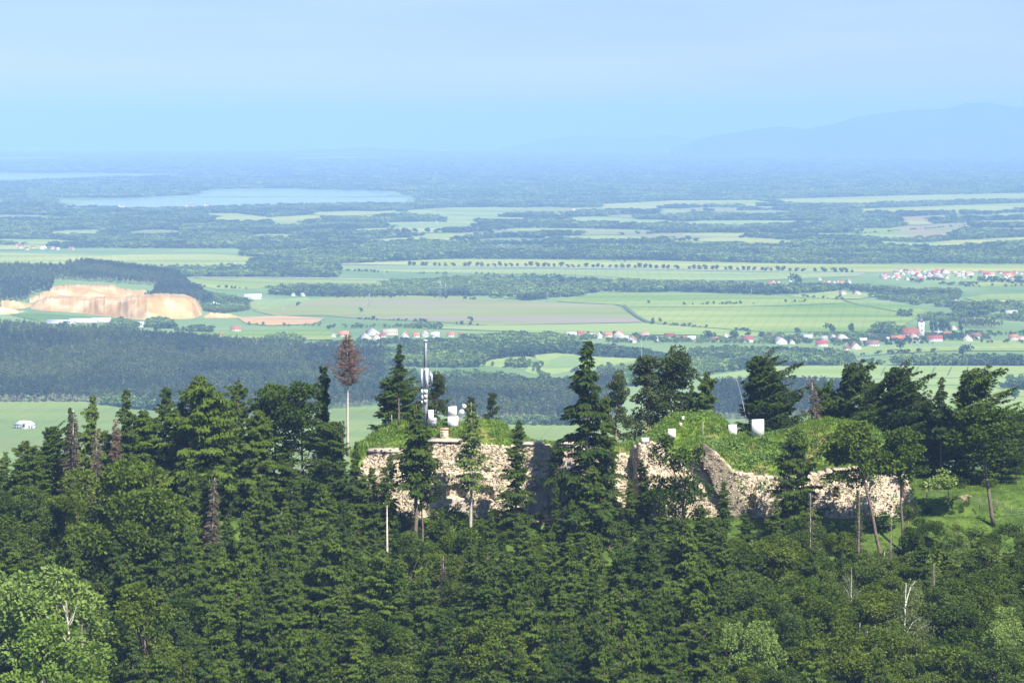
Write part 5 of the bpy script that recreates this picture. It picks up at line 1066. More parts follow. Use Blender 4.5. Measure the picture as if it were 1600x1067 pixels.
patch('path', [(1496, 777), (1512, 774), (1520, 778), (1508, 783)], 605, M['dirt'], 'small bare earth patch on the upper grass bank')
# ------------------------------------------------------------------ things standing on the fort
def boxthing(name, cat, label, x0, x1, y0, y1, d, mat, dep=None, cap=None, rz=0, split=None, capm=None, group=None):
    X0, X1 = wx(x0, d), wx(x1, d); zt, zb = wz(y0, d), wz(y1, d) - .6; e = empty(name, ((X0 + X1) / 2, d + 1, zb), rz); tag(e, label, cat, group); W = X1 - X0; dp = dep or W * .8
    if split:
        zs = wz(split, d) - zb
        g = Geo(); g.box((0, 0, zs / 2), (W, dp, zs), 0, .5, .99, .02); obj('base', g, mat, e)
        g = Geo(); g.box((-.05 * W, .1, (zs + zt - zb) / 2 + .02), (W * .84, dp * .8, zt - zb - zs), 0, .5, .97, .03); obj('upper_block', g, mat, e)
    else:
        g = Geo(); g.box((0, 0, (zt - zb) / 2), (W, dp, zt - zb), 0, .5, .97, .03); obj('body', g, mat, e)
    if cap:
        g = Geo(); g.box((0, 0, zt - zb + cap / 2), (W * 1.08, dp * 1.08, cap), 0, .5, .95, .02); obj('cap', g, capm or mat, e)
    return e
boxthing('ventilation_block', 'white block', 'tall two tier white block right of the mast', 699.5, 716, 636, 667, 612, M['white'], split=651)
boxthing('chimney', 'chimney', 'short reddish masonry chimney on the slab below the white block', 687.5, 700.5, 671.5, 689, 603, M['stone'], 1.6, .3, capm=M['brick'])
boxthing('ventilation_block', 'white block', 'smaller white block on the plateau of the bastion', 1138.5, 1151.5, 664, 681, 616, M['white'], .9, rz=.08)
e = boxthing('ventilation_block', 'white block', 'larger white block with a stub pipe on the bastion plateau', 1175, 1194.5, 656, 680, 615, M['white'], 1.6, rz=-.06)
g = Geo(); g.tube([(-.9, .2, 3.1), (-.9, .2, 4.1)], .22, 8); g.tube([(-.9, .2, 4.1), (-1.9, .2, 3.8)], .07, 5); obj('stub_pipe', g, M['wood'], e)
boxthing('white_box', 'white box', 'small white box behind the wind tilted tree on the ruin', 1044, 1056, 672, 682, 611, M['white'], 1.0, .2)
boxthing('white_box', 'white box', 'low white box at the tip of the ruin tower', 1002.5, 1014.5, 684.5, 692, 606, M['white'], 1.0)
boxthing('white_box', 'white box', 'tiny white marker high on the rounded grass mound', 1065, 1069.5, 651, 656, 617, M['white'], .5)
boxthing('white_box', 'white box', 'tiny white stone lower on the rounded grass mound', 1061.5, 1066, 661, 667, 615, M['plaster'], .5)
# communication mast
D = 612; mx_, mz = wx(664.5, D), wz(664, D); ms = empty('communication_mast', (mx_, D, mz)); tag(ms, 'grey lattice communication mast with white panel antennas on the grassy ruin', 'mast'); U = D / FPX
yz = lambda y: wz(y, D) - mz
g = Geo(); g.tube([(0, 0, -.8), (0, 0, yz(575))], .42, 12); g.tube([(.3, 0, -.5), (.3, .1, yz(610))], .2, 8); obj('lower_pole', g, M['steel'], ms)
g = Geo()
for a in range(3):
    q = a * 2.094 + .5; xx, yy = .34 * math.cos(q), .34 * math.sin(q); g.tube([(xx, yy, yz(577)), (xx, yy, yz(534))], .075, 5)
for k in range(14):
    z = yz(577) + (yz(534) - yz(577)) * k / 14; z2 = yz(577) + (yz(534) - yz(577)) * (k + 1) / 14
    for a in range(3):
        q, q2 = a * 2.094 + .5, (a + 1) * 2.094 + .5; g.tube([(.34 * math.cos(q), .34 * math.sin(q), z), (.34 * math.cos(q2), .34 * math.sin(q2), z2)], .045, 4); g.tube([(.34 * math.cos(q), .34 * math.sin(q), z), (.34 * math.cos(q2), .34 * math.sin(q2), z)], .04, 4)
obj('upper_lattice', g, M['steel'], ms)
for y0, y1, mt in ((533, 546, 'dark'), (549, 573, 'dark')):
    g = Geo(); g.tube([(0, 0, yz(y1)), (0, 0, yz(y0))], .2, 8); obj('mast_core', g, M[mt], ms)
g = Geo(); g.tube([(0, 0, yz(534)), (0, 0, yz(529))], .06, 6); obj('lightning_rod', g, M['steel'], ms)
g = Geo(); g.tube([(0, 0, yz(532) - .1), (0, 0, yz(532) + .12)], .55, 12); obj('top_plate', g, M['offwhite'], ms)
def panel(px0, px1, y0, y1, dy, mt='offwhite', nm='panel_antenna', dp=.3):
    g = Geo(); g.box(((px0 + px1) / 2 * U - 664.5 * U, dy, (yz(y0) + yz(y1)) / 2), ((px1 - px0) * U, dp, yz(y0) - yz(y1)), 0, .5, .96, .01); return obj(nm, g, M[mt], ms)
panel(657.8, 660.2, 576, 604, -.3); panel(661.4, 663.4, 577, 605, .5); panel(664.8, 669.4, 575, 606, -.75); panel(671.6, 673.8, 580, 604, .3, 'steel'); panel(674.2, 675.6, 584, 600, -.2)
g = Geo()
for y in (580, 591, 602): g.tube([((658 - 664.5) * U, -.1, yz(y)), ((675 - 664.5) * U, .1, yz(y))], .05, 5)
obj('antenna_bracket', g, M['steel'], ms)
for (a, b, c_, d_, dy) in ((658.2, 661.2, 608, 615, -.4), (662.8, 668.2, 608, 614.5, -.7), (659, 661.4, 617, 624, -.3), (663, 667.8, 616, 622, -.7), (662.8, 667.5, 624, 628.5, -.65), (658.4, 660.5, 626, 630, -.3)): panel(a, b, c_, d_, dy, 'white', 'radio_unit', .5)
g = Geo()
for dx in (-.75, -.5): g.tube([(dx, -.1, -.3), (dx, -.1, yz(608))], .05, 4)
for k in range(16): g.tube([(-.75, -.1, .3 + k * .45), (-.5, -.1, .3 + k * .45)], .03, 3)
obj('ladder', g, M['steel'], ms)
# cabinets and dish mast beside it
e = empty('equipment_cabinet', (wx(674, 611), 611, wz(665, 611))); tag(e, 'white equipment cabinet with dark rails beside the mast foot', 'cabinet')
g = Geo(); g.box((-.1, .3, 1.7), (1.25, 1.0, 3.8), 0, .5, .99, .01); obj('cabinet', g, M['white'], e)
g = Geo(); g.box((.85, .2, .8), (.6, .8, 2.0)); obj('lower_unit', g, M['white'], e)
g = Geo()
for zz in (.5, 1.5): g.tube([(-.8, -.5, zz), (1.25, -.5, zz)], .06, 4)
for xx in (-.8, .2, 1.25): g.tube([(xx, -.5, -.6), (xx, -.5, 1.6)], .06, 4)
obj('railing', g, M['dark'], e)
e = empty('dish_mast', (wx(723, 614), 614, wz(668, 614))); tag(e, 'short mast with two white dish antennas behind the white block', 'mast')
g = Geo(); g.tube([(0, 0, -.6), (0, 0, 5.6)], .09, 6); g.tube([(0, 0, 3.6), (-.6, 0, 2.0), (-.6, 0, -.3)], .05, 5); obj('pole', g, M['steel'], e)
for (xx, zz, r_) in ((.35, 5.0, .52), (-.25, 3.7, .62)):
    g = Geo(); g.tube([(xx, -.15, zz), (xx + .05, -.35, zz), (xx + .08, -.42, zz)], [r_ * .5, r_, r_ * .96], 14); obj('dish', g, M['white'], e)
def post(nm, x, y0, y1, d, r_, mt, label, cat, group=None):
    e = obj(nm, (lambda g: (g.tube([(0, 0, -.5), (0, 0, wz(y0, d) - wz(y1, d))], r_, 6), g)[1])(Geo()), M[mt], None, (wx(x, d), d, wz(y1, d))); return tag(e, label, cat, group)
post('metal_pole', 1098.5, 659, 690, 604, .06, 'steel', 'thin bare metal pole at the broken edge of the bastion', 'pole')
post('metal_pole', 995, 676, 702, 602, .06, 'dark', 'thin dark pole at the left corner of the ruin tower', 'pole')
post('metal_pole', 612, 648, 662, 610, .06, 'steel', 'short bright post left of the bare trunked spruce on the roof mound', 'pole')
post('metal_pole', 1011, 677, 688, 606, .05, 'wood', 'short rusty post beside the low white box', 'pole')
# wire fences on the right
def fence(name, pts, hpx, label, mt):
    P = []
    for x, y, d in pts: P.append(np.array([wx(x, d), d, wz(y, d)]))
    e = empty(name, P[0]); tag(e, label, 'fence')
    for p in P:
        g = Geo(); g.tube([(0, 0, -.6), (random.uniform(-.08, .08), 0, hpx)], .10, 6); obj('post', g, M[mt], e, p - P[0])
    g = Geo()
    for a, b in zip(P[:-1], P[1:]):
        for z in (.45, .9, 1.3):
            g.tube([a - P[0] + (0, 0, z * hpx / 1.5), (a + b) / 2 - P[0] + (0, 0, z * hpx / 1.5 - .06), b - P[0] + (0, 0, z * hpx / 1.5)], .014, 3)
    obj('wire', g, M['steel'], e)
fence('wire_fence', [(1448, 777, 606), (1482, 778, 606), (1511, 787, 603), (1531, 790, 602), (1558, 793, 602), (1580, 803, 599), (1612, 806, 599)], 1.9, 'wire fence along the upper grass bank right of the bastion', 'wood')
fence('wire_fence', [(1420, 826, 590), (1443, 824, 591), (1474, 822, 592), (1506, 822, 592), (1540, 817, 592), (1568, 814, 592.5), (1606, 811, 593)], 1.7, 'lower wire fence with reddish posts along the ditch', 'wood')
# ------------------------------------------------------------------ named trees
# behind and beside the fort
ptree('rust', 543, 521, 604, 'tall dead spruce with rust red crown on a long bare pale trunk', yb=712, v=0, wscale=1.0)
ptree('column', 505, 571, 612, 'dark column shaped conifer with bushy top left of the rusty dead spruce', yb=742, wscale=.95, rz=1)
ptree('flatpine', 426, 606, 606, 'left one of two flat topped bare trunked conifers near the dark column', v=0, rz=.5)
ptree('flatpine', 474, 600, 604, 'right one of two flat topped bare trunked conifers, beside the dark column', v=1, rz=2.2)
ptree('larch', 372, 597, 610, 'broad conifer with tilted flat top left of the flat topped pair', wscale=1.0)
ptree('slim', 623, 537, 612, 'slim spruce with bare lower trunk standing on the grassy roof left of the mast', yb=664, v=0, rz=0, wscale=.95)
ptree('windlarch', 618, 590, 640, 'wide dark spreading conifer behind the slim roof spruce', wscale=1.55, v=0, yb=722, rz=0)
ptree('bigpine', 682, 585, 640, 'open pine standing right behind the mast', yb=690, v=0, wscale=.9)
ptree('snag', 682, 560, 641, 'thin dead top pole above the pine behind the mast', yb=690, v=2, wscale=.22)
ptree('bigpine', 768, 614, 640, 'small dense pine right of the white block', yb=690, v=1, wscale=.8)
ptree('pine', 733, 622, 630, 'low pine beside the dish antennas', yb=690, v=1, wscale=.9)
ptree('slim', 918, 531, 586, 'tallest dark spruce with pointed crown in front of the middle of the ruin', v=1, wscale=1.25, rz=1.0)
ptree('larch', 946, 618, 587, 'pale green wind combed conifer against the tallest dark spruce', yb=760, wscale=.75, v=1)
ptree('bigpine', 962, 585, 630, 'dark pine right behind the tallest spruce', yb=722, v=0, wscale=.85)
ptree('bigpine', 1012, 556, 640, 'dark bushy pine with a dead pole on its left behind the ruin tower', yb=722, v=1, wscale=1.05, rz=2)
ptree('snag', 1003, 527, 640, 'thin bare dead pole rising above the pines', yb=700, v=2, wscale=.22)
ptree('bigpine', 1052, 549, 642, 'wind swept pine with orange limbs, tallest above the grass mound', yb=722, v=0, wscale=1.2, rz=1.1)
ptree('pine', 1052, 560, 641, 'orange trunked pine behind the rounded grass mound', yb=716, v=1, wscale=1.0)
ptree('larch', 1104, 580, 640, 'soft green larch at the right end of the pine group', yb=722, v=0, wscale=.75)
ptree('larch', 1080, 600, 645, 'dark larch filling the gap behind the rounded grass mound', yb=722, v=2, wscale=.8)
ptree('windlarch', 1190, 558, 634, 'wind shaped conifer with layered open top behind the larger white block', v=0, rz=.1, wscale=1.05, yb=738)
ptree('snag', 1174, 585, 632, 'leaning pale dead trunk in front of the layered conifer', yb=690, v=2, wscale=.28, tilt=-.22)
ptree('windlarch', 1216, 602, 645, 'dark low conifer filling the foot of the layered conifer', v=1, wscale=1.1, yb=740)
ptree('brown', 1282, 586, 630, 'leaning half bare brownish conifer left of the wind combed row', v=0, wscale=1.1, yb=730, tilt=-.10)
ptree('windlarch', 1292, 600, 640, 'dark conifer behind the half bare leaning one', v=2, wscale=.8, yb=750)
ptree('windlarch', 1332, 571, 636, 'wind combed larch, leftmost of the three tall tops behind the grass dome', v=1, rz=.1, wscale=.9)
ptree('windlarch', 1362, 592, 640, 'wind combed larch with a thin leaning top between two taller ones', v=2, rz=-.2, wscale=.85)
ptree('windlarch', 1405, 575, 634, 'wind combed larch with a steep left side behind the right end of the dome', v=0, rz=.15, wscale=1.0)
ptree('slim', 1470, 588, 628, 'thin pointed larch between two broad wind combed ones', v=0, wscale=.85)
ptree('windlarch', 1522, 580, 624, 'broad wind combed larch, largest one at the right edge', v=1, rz=.0, wscale=1.25)
ptree('windlarch', 1445, 640, 640, 'dark shaded larch in the gap right of the dome', v=2, wscale=1.0)
ptree('windlarch', 1565, 650, 630, 'lower larch boughs at the right edge', v=0, wscale=1.1)
ptree('leaf', 1588, 705, 622, 'bright leaved broadleaf tree at the right edge above the fence', v=1)
ptree('palebush', 1470, 735, 616, 'pale leaved bush at the foot of the dark larches', wscale=1.3)
ptree('bush', 1450, 745, 618, 'green bush beside the right end of the bastion', wscale=1.2)
ptree('bush', 1500, 742, 618, 'green bush behind the upper wire fence', wscale=1.2)
ptree('bush', 1545, 745, 617, 'bush behind the right end of the upper fence', wscale=1.3)
ptree('flatpine', 1553, 640, 588, 'gnarled larch with thick leaning trunk on the lawn at the right', v=0, rz=2.6, wscale=1.4, tilt=-.08)
# in front of the fort
ptree('lime', 735, 628, 587, 'yellow green spruce with bare split trunk in front of the left niches', v=0, rz=.4, wscale=1.0)
ptree('spruce', 806, 655, 586, 'dense dark spruce left of the plastered arch', v=0, wscale=.9)
ptree('slim', 650, 632, 580, 'dark spruce with bare pale trunk in front of the left niche', v=0, rz=2, wscale=1.25)
ptree('flatpine', 660, 690, 582, 'second bare trunk with bushy dark crown beside the pale trunk', v=1, wscale=.8, rz=1)
ptree('pine', 872, 700, 588, 'thin pine with twisted boughs in front of the white plaster patch', v=0, wscale=.85)
ptree('snag', 606, 790, 566, 'broken pale trunk standing alone below the left parapet', v=2, wscale=1.0)
ptree('leanleaf', 1072, 672, 584, 'wind tilted dark broadleaf tree in front of the ruin tower', v=0, rz=.0)
ptree('larch', 1246, 668, 583, 'dark larch in front of the bastion, left of the arched window', v=0, wscale=.85)
ptree('flatpine', 1380, 662, 578, 'leaning larch with thick bare trunk and wide flat crown across the bastion', v=0, rz=.2, wscale=1.15, tilt=-.26)
ptree('flatpine', 1412, 674, 582, 'wind swept larch crown hanging over the right end of the bastion wall', v=0, rz=3.0, wscale=1.0)
ptree('larch', 925, 726, 582, 'soft larch right of the white plaster patch', v=3, wscale=.95)
ptree('larch', 982, 748, 586, 'soft larch below the grassy bank between the ruin parts', v=4, wscale=.95)
ptree('larch', 1035, 782, 582, 'broad larch at the foot of the ruin tower', v=1, wscale=1.0)
ptree('larch', 893, 782, 580, 'low larch right of the twisted thin pine', v=0, wscale=1.0)
ptree('larch', 605, 712, 582, 'dark conifer covering the left parapet wall', v=2, wscale=1.0)
ptree('larch', 570, 742, 584, 'dark conifer at the left end of the parapet wall', v=3, wscale=1.0)
ptree('larch', 1215, 778, 580, 'bushy larch hiding the middle foot of the bastion', v=4, wscale=1.0)
ptree('larch', 1095, 788, 580, 'drooping larch under the wind tilted dark tree', v=0, wscale=1.0)
ptree('larch', 1165, 800, 578, 'larch right below the broken return wall', v=3, wscale=1.0)
ptree('spruce', 690, 792, 574, 'dark spruce top in front of the grass below the left niches', v=1)
ptree('larch', 765, 800, 574, 'larch top below the dense dark spruce', v=2)
ptree('leaf', 712, 818, 570, 'leafy tree top on the steep bank below the niches', v=1)
ptree('larch', 815, 812, 572, 'larch top below the bare earth path on its left', v=0)
ptree('larch', 862, 826, 568, 'larch top right below the bare earth path', v=4)
ptree('leafyellow', 640, 826, 566, 'yellow green tree top by the two pale trunks', v=0)
ptree('spruce', 955, 700, 584, 'spruce beside the pale combed conifer covering the middle wall', v=2, wscale=1.1)
ptree('larch', 1005, 716, 588, 'larch hiding the left foot of the ruin tower', v=2, wscale=.9)
ptree('larch', 868, 745, 583, 'thin larch between the dense spruce and the twisted pine', v=1, wscale=.5)
ptree('leafyellow', 1250, 806, 572, 'yellow green tree top below the bastion window', v=1)
ptree('leaf', 1310, 822, 572, 'leafy tree top beside the bare grey dead spruce', v=3)
ptree('leaf', 1440, 812, 576, 'leafy tree top at the left end of the lower lawn', v=2)
ptree('leafpale', 1490, 822, 574, 'pale leaved tree top below the lower fence', v=0, wscale=.8)
ptree('leaf', 1545, 830, 574, 'leafy tree top below the gnarled larch', v=0)
ptree('leafyellow', 1600, 830, 576, 'yellow green tree top at the right edge of the lawn', v=0)
ptree('windlarch', 1310, 630, 645, 'dark larch filling the row behind the grass dome on the left', v=0, wscale=1.2, yb=760)
ptree('windlarch', 1380, 630, 646, 'dark larch filling the row behind the grass dome in its middle', v=1, wscale=1.2, yb=760)
ptree('windlarch', 1432, 615, 644, 'dark larch filling the row behind the right end of the dome', v=2, wscale=1.2, yb=765)
ptree('windlarch', 1492, 640, 640, 'dark larch in the deep shade behind the upper fence', v=0, wscale=1.2, yb=770)
ptree('windlarch', 1590, 640, 645, 'dark larch boughs cut by the right edge', v=2, wscale=1.1, yb=770)
ptree('bush', 1422, 786, 592, 'small round topped tree at the right foot of the bastion', wscale=.9)
ptree('larch', 1341, 765, 578, 'young larch right of the arched window', v=2, wscale=.5)
ptree('larch', 1130, 752, 586, 'drooping larch below the broken return wall', v=1, wscale=.9)
ptree('brown', 1266, 770, 570, 'bare grey dead spruce below the arched window', v=1, wscale=.8)
ptree('brown', 1342, 762, 572, 'thin dead conifer with few twigs in front of the leaning larch', v=1, wscale=.55)
ptree('brown', 1392, 800, 566, 'second thin dead conifer right below the leaning larch', v=1, wscale=.55)
# left skyline
for x, yt, k, v, lab, w_ in [(40, 688, 'larch', 0, 'wind tilted conifer at the far left of the skyline', .9), (82, 668, 'windlarch', 0, 'dark shaggy conifer second from the left on the skyline', .7), (110, 636, 'slim', 1, 'thin green conifer behind the pale dead trunk', .7), (142, 617, 'larch', 2, 'conifer with a layered open crown above the brown dead spruce', .6), (196, 608, 'spruce', 1, 'pointed conifer with drooping tip behind the reddish dead spruce', .9), (258, 604, 'larch', 1, 'conifer left of the tallest left skyline larch', .7), (310, 587, 'larch', 0, 'tallest broad larch of the left skyline', .95), (345, 625, 'larch', 2, 'sunlit larch shoulder right of the tallest left larch', .8), (284, 625, 'spruce', 2, 'dense conifer against the tallest left larch', .95), (230, 650, 'larch', 0, 'lower conifer filling the left skyline', .8), (400, 640, 'larch', 1, 'conifer below the tilted flat top', .8), (5, 705, 'larch', 2, 'conifer cut by the left edge of the view', .9), (445, 690, 'larch', 0, 'low conifer under the flat topped pair', .7), (555, 690, 'spruce', 2, 'dark spruce below the rusty dead one', .8), (580, 730, 'larch', 1, 'dark conifer in front of the left parapet', .9), (520, 660, 'windlarch', 1, 'dark spreading boughs right of the column conifer', .9)]:
    ptree(k, x, yt, 600 + (x % 7) * 2 - 4 - (14 if x in (580, 555) else 0), lab, v=v, wscale=w_ * 1.3)
ptree('brown', 115, 640, 596, 'tall dead spruce with pale stem and brown boughs on the left skyline', v=0, wscale=1.0)
ptree('brown', 150, 668, 592, 'brown dead spruce right of the pale dead stem', v=0, wscale=.9)
ptree('reddead', 181, 652, 590, 'reddish brown dead spruce on the left skyline', wscale=.8)
ptree('brown', 648, 640, 598, 'greyish dead spruce top on the roof mound', v=0, wscale=.8, yb=720)
ptree('snag', 436, 690, 598, 'leaning thin dead stem between the left conifers', v=2, wscale=.5, tilt=.45)
for x, yt, lab in [(62, 702, 'low broad conifer between the two leftmost skyline trees'), (165, 672, 'broad conifer behind the reddish brown dead spruce'), (222, 640, 'broad conifer right of the pointed drooping one'), (285, 628, 'broad conifer left of the tallest left larch'), (340, 612, 'broad conifer right of the tallest left larch'), (405, 640, 'broad conifer under the tilted flat top'), (25, 716, 'low broad conifer near the left edge')]:
    ptree('larch', x, yt, 604, lab, wscale=1.25)
# foreground special trees
ptree('brown', 693, 868, 545, 'bare grey dead spruce in the dark gap of the foreground wood', yb=1010, v=0, wscale=.85)
ptree('brown', 1355, 985, 520, 'brown dead spruce at the bottom right of the wood', yb=1130, v=0, wscale=.8)
ptree('snag', 106, 938, 470, 'forked pale dead trunk at the bottom left', yb=1090, v=1, wscale=.8)
ptree('snag', 62, 990, 468, 'leaning pale dead trunk at the bottom left corner', yb=1100, v=2, wscale=.8, tilt=.12)
ptree('birch', 1415, 905, 520, 'slender birch with white boughs and thin yellow green leaves', v=0, yb=1100)
ptree('birch', 1330, 880, 540, 'narrow birch left of the white boughed one', v=1, wscale=.5, yb=1050)
ptree('brown', 1460, 880, 545, 'grey bare topped tree behind the birches', v=1, wscale=.9)
ptree('reddead', 1172, 1000, 520, 'reddish brown dead spruce low between the foreground conifers', yb=1100, wscale=.7) if False else None
ptree('reddead', 402, 985, 525, 'brown dead lower boughs in the dark gap at the bottom left', yb=1100, wscale=.8)
ptree('reddead', 940, 1010, 520, 'red brown dead boughs under the foreground conifers', yb=1110, wscale=.6)
ptree('leafpale', 60, 862, 500, 'pale flowering broadleaf tree on the left', v=0, wscale=1.1)
ptree('leaflime', 112, 985, 470, 'yellow green broadleaf tree behind the forked dead trunk', v=0, wscale=1.05)
ptree('leaf', 232, 882, 500, 'dark green broadleaf tree right of the pale flowering one', v=0, wscale=.9)
ptree('leaf', 195, 725, 560, 'glossy dark broadleaf tree below the left dead spruces', v=2, wscale=1.0)
ptree('leafpale', 1180, 955, 505, 'pale green broadleaf tree with bright top below the bastion', v=0, wscale=.75)
ptree('leaf', 742, 955, 510, 'round broadleaf tree in the middle foreground', v=1, wscale=1.0)
ptree('slim', 622, 900, 525, 'slim drooping spruce left of the bare grey dead spruce', v=1, wscale=1.3)
# ------------------------------------------------------------------ the wood on the slope, filled by kind and zone
tline = np.array([(-80, 735), (0, 722), (60, 705), (200, 695), (300, 690), (380, 700), (450, 745), (520, 750), (560, 768), (600, 790), (640, 815), (690, 832), (800, 836), (835, 846), (880, 840), (900, 815), (960, 800), (1060, 800), (1120, 800), (1160, 812), (1240, 815), (1300, 828), (1380, 846), (1440, 834), (1500, 838), (1560, 836), (1680, 836)])
ZX = [(0, 200, 'at the far left'), (200, 400, 'below the left skyline'), (400, 600, 'below the left parapet'), (600, 800, 'below the niches'), (800, 960, 'below the plastered arch'), (960, 1130, 'below the ruin tower'), (1130, 1300, 'below the bastion window'), (1300, 1450, 'below the leaning larch'), (1450, 1600, 'below the lawn')]
cand = []
sp = 7.2
for Y in np.arange(438, 594, sp):
    for X in np.arange(-150, 150, sp):
        cand.append((X + random.uniform(-.42, .42) * sp, Y + random.uniform(-.42, .42) * sp))
cand.sort(key=lambda c_: c_[1])
cover = {}; FILL = {}
cnt = {}
for X, Y in cand:
    xp = 800 + X / Y * FPX
    if xp < -70 or xp > 1670: continue
    tl = np.interp(xp, tline[:, 0], tline[:, 1]); zb = float(G(X, Y)); r = random.random()
    if Y > 586 and (585 < xp < 880 or xp > 1120): continue
    if Y > 578 and xp >= 1430: continue
    # which kind grows here
    yb = HY + (CAMZ - zb) / Y * FPX
    low = yb > 1075
    if xp < 190: k = 'leaf' if (low and r < .75) or r < .3 else ('larch' if r < .8 else 'spruce')
    elif xp < 340: k = 'leaf' if low and r < .6 else ('larch' if r < .75 else 'spruce')
    elif xp < 640: k = ('leaf' if r < .25 else 'larch') if low else ('larch' if r < .7 else 'spruce')
    elif xp < 730: k = 'leaf' if r < .5 else 'spruce'
    elif xp < 960: k = ('leaf' if r < .55 else 'larch') if low and Y < 480 else ('larch' if r < .72 else 'spruce')
    elif xp < 1130: k = 'larch' if r < .8 else ('leaf' if low else 'spruce')
    elif xp < 1300: k = 'leaf' if r < .74 else ('birch' if r < .78 else 'larch')
    elif xp < 1460: k = 'leaf' if r < .84 else ('birch' if r < .93 else 'larch')
    else: k = 'leaf' if r < .94 else 'leafpale'
    if k == 'leaf' and random.random() < .3: k = 'leafyellow'
    elif k in ('larch', 'spruce') and random.random() < .016: k = 'brown'
    elif k in ('larch', 'spruce') and random.random() < .13 and Y < 560: k = 'leaf'
    h = random.uniform(14, 27) if k in ('larch', 'spruce', 'brown') else random.uniform(11, 19)
    zmax = CAMZ - (tl + random.uniform(0, 48) - HY) / FPX * Y
    h = min(h, zmax - zb)
    if h < 2.2: continue
    if h < 9 and k in ('larch', 'spruce') and random.random() < .6: k = 'leaf'
    if h < 4.5: k = 'bush'
    yt = HY + (CAMZ - zb - h) / Y * FPX
    if yt > 1085: continue
    # leave out what nearer trees hide completely
    wpx = (4.4 if k in ('larch', 'spruce') else 5.5) * (h / 20 if k in ('larch', 'spruce') else h / 15) / Y * FPX
    cells = [(i_, j_) for j_ in range(int(yt // 12), int(min(yb, 1067) // 12) + 1) for i_ in range(int((xp - wpx * min(1, (j_ * 12 - yt) / 70 + .15)) // 12), int((xp + wpx * min(1, (j_ * 12 - yt) / 70 + .15)) // 12) + 1)]
    vis = sum(1 for c_ in cells if cover.get(c_, 0) < 2)
    if cells and vis < max(2, .04 * len(cells)): continue
    for c_ in cells: cover[c_] = cover.get(c_, 0) + 1
    zone = next((z[2] for z in ZX if z[0] <= xp < z[1]), ZX[0][2] if xp < 0 else ZX[-1][2])
    row = 'upper' if yt < 860 else ('middle' if yt < 960 else 'lowest')
    e = tree(k, (X, Y, zb - .3), h, 'x', None, wscale=random.uniform(.85, 1.15) * (1 if k in ('larch', 'spruce') else 1.1))
    e.rotation_euler = (random.uniform(-.05, .05), random.uniform(-.05, .05), e.rotation_euler[2])
    FILL.setdefault((k, row, zone), []).append((xp, e))
    cnt[k] = cnt.get(k, 0) + 1
ORD = 'first second third fourth fifth sixth seventh eighth ninth tenth eleventh twelfth thirteenth fourteenth fifteenth sixteenth seventeenth eighteenth nineteenth twentieth'.split()
NM = {'leafyellow': 'yellow green leafy tree', 'brown': 'grey brown dead spruce', 'bush': 'green bush', 'larch': 'soft green larch', 'spruce': 'dark drooping spruce', 'leaf': 'leafy green tree', 'birch': 'thin leaved birch', 'leafpale': 'pale leaved tree'}
for (k, row, zone), L in FILL.items():
    L.sort(key=lambda q: q[0])
    for q, (xp, e) in enumerate(L):
        e['label'] = '%s, %s of its kind from left, %s rows %s' % (NM[k], ORD[min(q, 19)], row, zone); e['group'] = 'forest trees, %s rows %s' % (row, zone)
print('FILL', cnt, len(TREES))
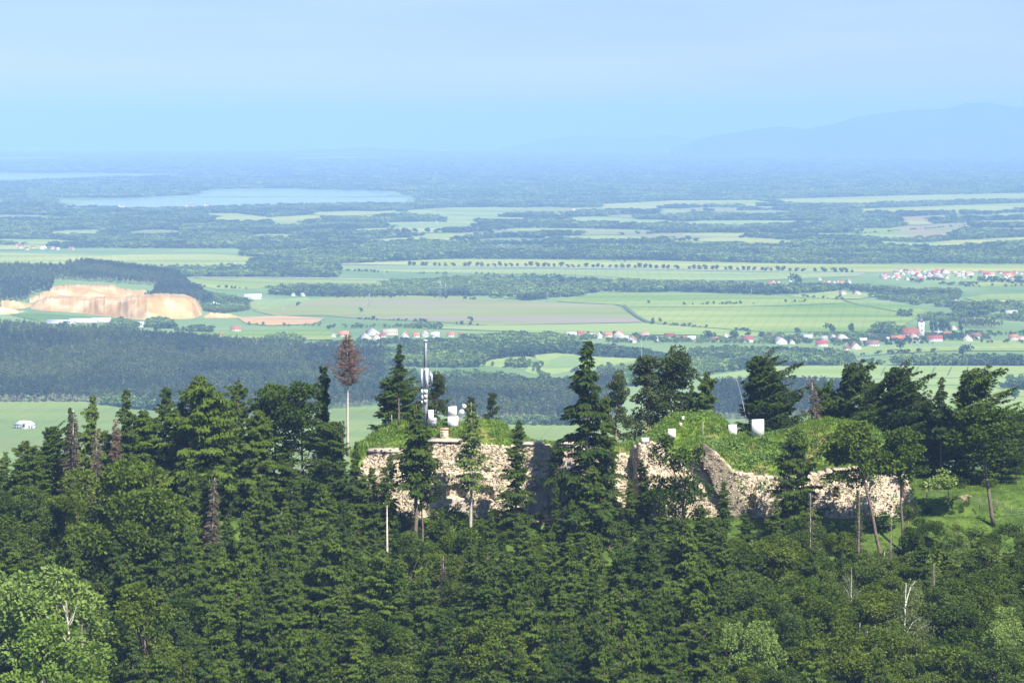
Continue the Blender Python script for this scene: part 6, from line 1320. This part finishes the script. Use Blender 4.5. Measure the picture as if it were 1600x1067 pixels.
# undergrowth along the wall foot and in the gaps
def bushes(n, xr, yr, label, group, ks=('bush', 'bush', 'palebush'), hr=(1.6, 4.2)):
    for k in range(n):
        x = random.uniform(*xr); Y = random.uniform(*yr); X = (x - 800) / FPX * Y; kk = random.choice(ks)
        tree(kk, (X, Y, float(G(X, Y)) - .2), random.uniform(*hr), label, group, wscale=random.uniform(.9, 1.5))
bushes(16, (560, 820), (572, 592), 'green bush at the foot of the left ruin wall', 'bushes at the left wall foot')
bushes(16, (640, 860), (566, 584), 'low shrub on the steep grass below the left ruin wall', 'shrubs below the left wall', ('bush', 'bush', 'palebush'), (1.2, 3))
bushes(14, (640, 870), (582, 594), 'dark green shrub added in place of shaded grass right below the niches', 'shrubs below the niches', ('bush', 'leaf'), (3, 5.5))  # added shrubs, standing in for the dark shade on this grass
bushes(12, (890, 1150), (575, 592), 'green bush at the foot of the ruin tower', 'bushes at the tower foot')
bushes(22, (1160, 1440), (566, 590), 'green bush at the foot of the bastion wall', 'bushes at the bastion foot')
bushes(26, (1420, 1620), (560, 581), 'leafy bush below the lower wire fence', 'bushes below the lower fence', ('bush', 'palebush', 'bush'), (2.5, 6))
bushes(16, (1440, 1620), (579, 586), 'small shrub on the lower edge of the right lawn', 'shrubs on the lawn edge', ('bush', 'palebush'), (1.5, 3.2))
bushes(9, (1430, 1520), (598, 607), 'low bush on the ditch slope right of the bastion', 'bushes on the ditch slope', ('bush',), (.8, 1.8))
bushes(12, (820, 1000), (606, 618), 'low bush on the grassy wall top in the middle of the ruin', 'bushes on the middle wall top', ('bush',), (1.0, 2.2))
bushes(8, (580, 650), (560, 575), 'leafy bush in the gap by the broken pale trunk', 'bushes by the broken trunk', ('bush',), (2, 5))
# small groups of look-alikes: say which one by its place in the row
by = {}
for o in COL.objects:
    if o.parent is None and o.get('label') and o.get('group') and (o['group'].startswith(('bushes', 'shrubs', 'poplars', 'far masts', 'tramlines'))): by.setdefault(o['label'], []).append(o)
ORD2 = ORD + ['twenty-' + q for q in ORD[:9]] + ['thirtieth']
for lab, L in by.items():
    if 1 < len(L) <= 30:
        L.sort(key=lambda o: o.location.x / max(o.location.y, 1) if o.location.length > 1 else o.data.vertices[0].co.x / o.data.vertices[0].co.y)
        for q, o in enumerate(L): o['label'] = '%s, %s from left' % (lab, ORD2[q])
# ------------------------------------------------------------------ haze
hz = Geo(); hz.box((0, 40500, -200), (150000, 90000, 1640)); hm = hz.mesh('haze')
m, n, out = nodes('haze_air'); v = n.nodes.new('ShaderNodeVolumePrincipled'); v.inputs['Density'].default_value = HAZE_DENSITY; v.inputs['Color'].default_value = (*HAZE_COLOR, 1); v.inputs['Anisotropy'].default_value = HAZE_G
n.links.new(v.outputs[0], out.inputs['Volume'])
tag(obj('haze', hm, m), 'pale blue summer haze over the plain', kind='stuff')
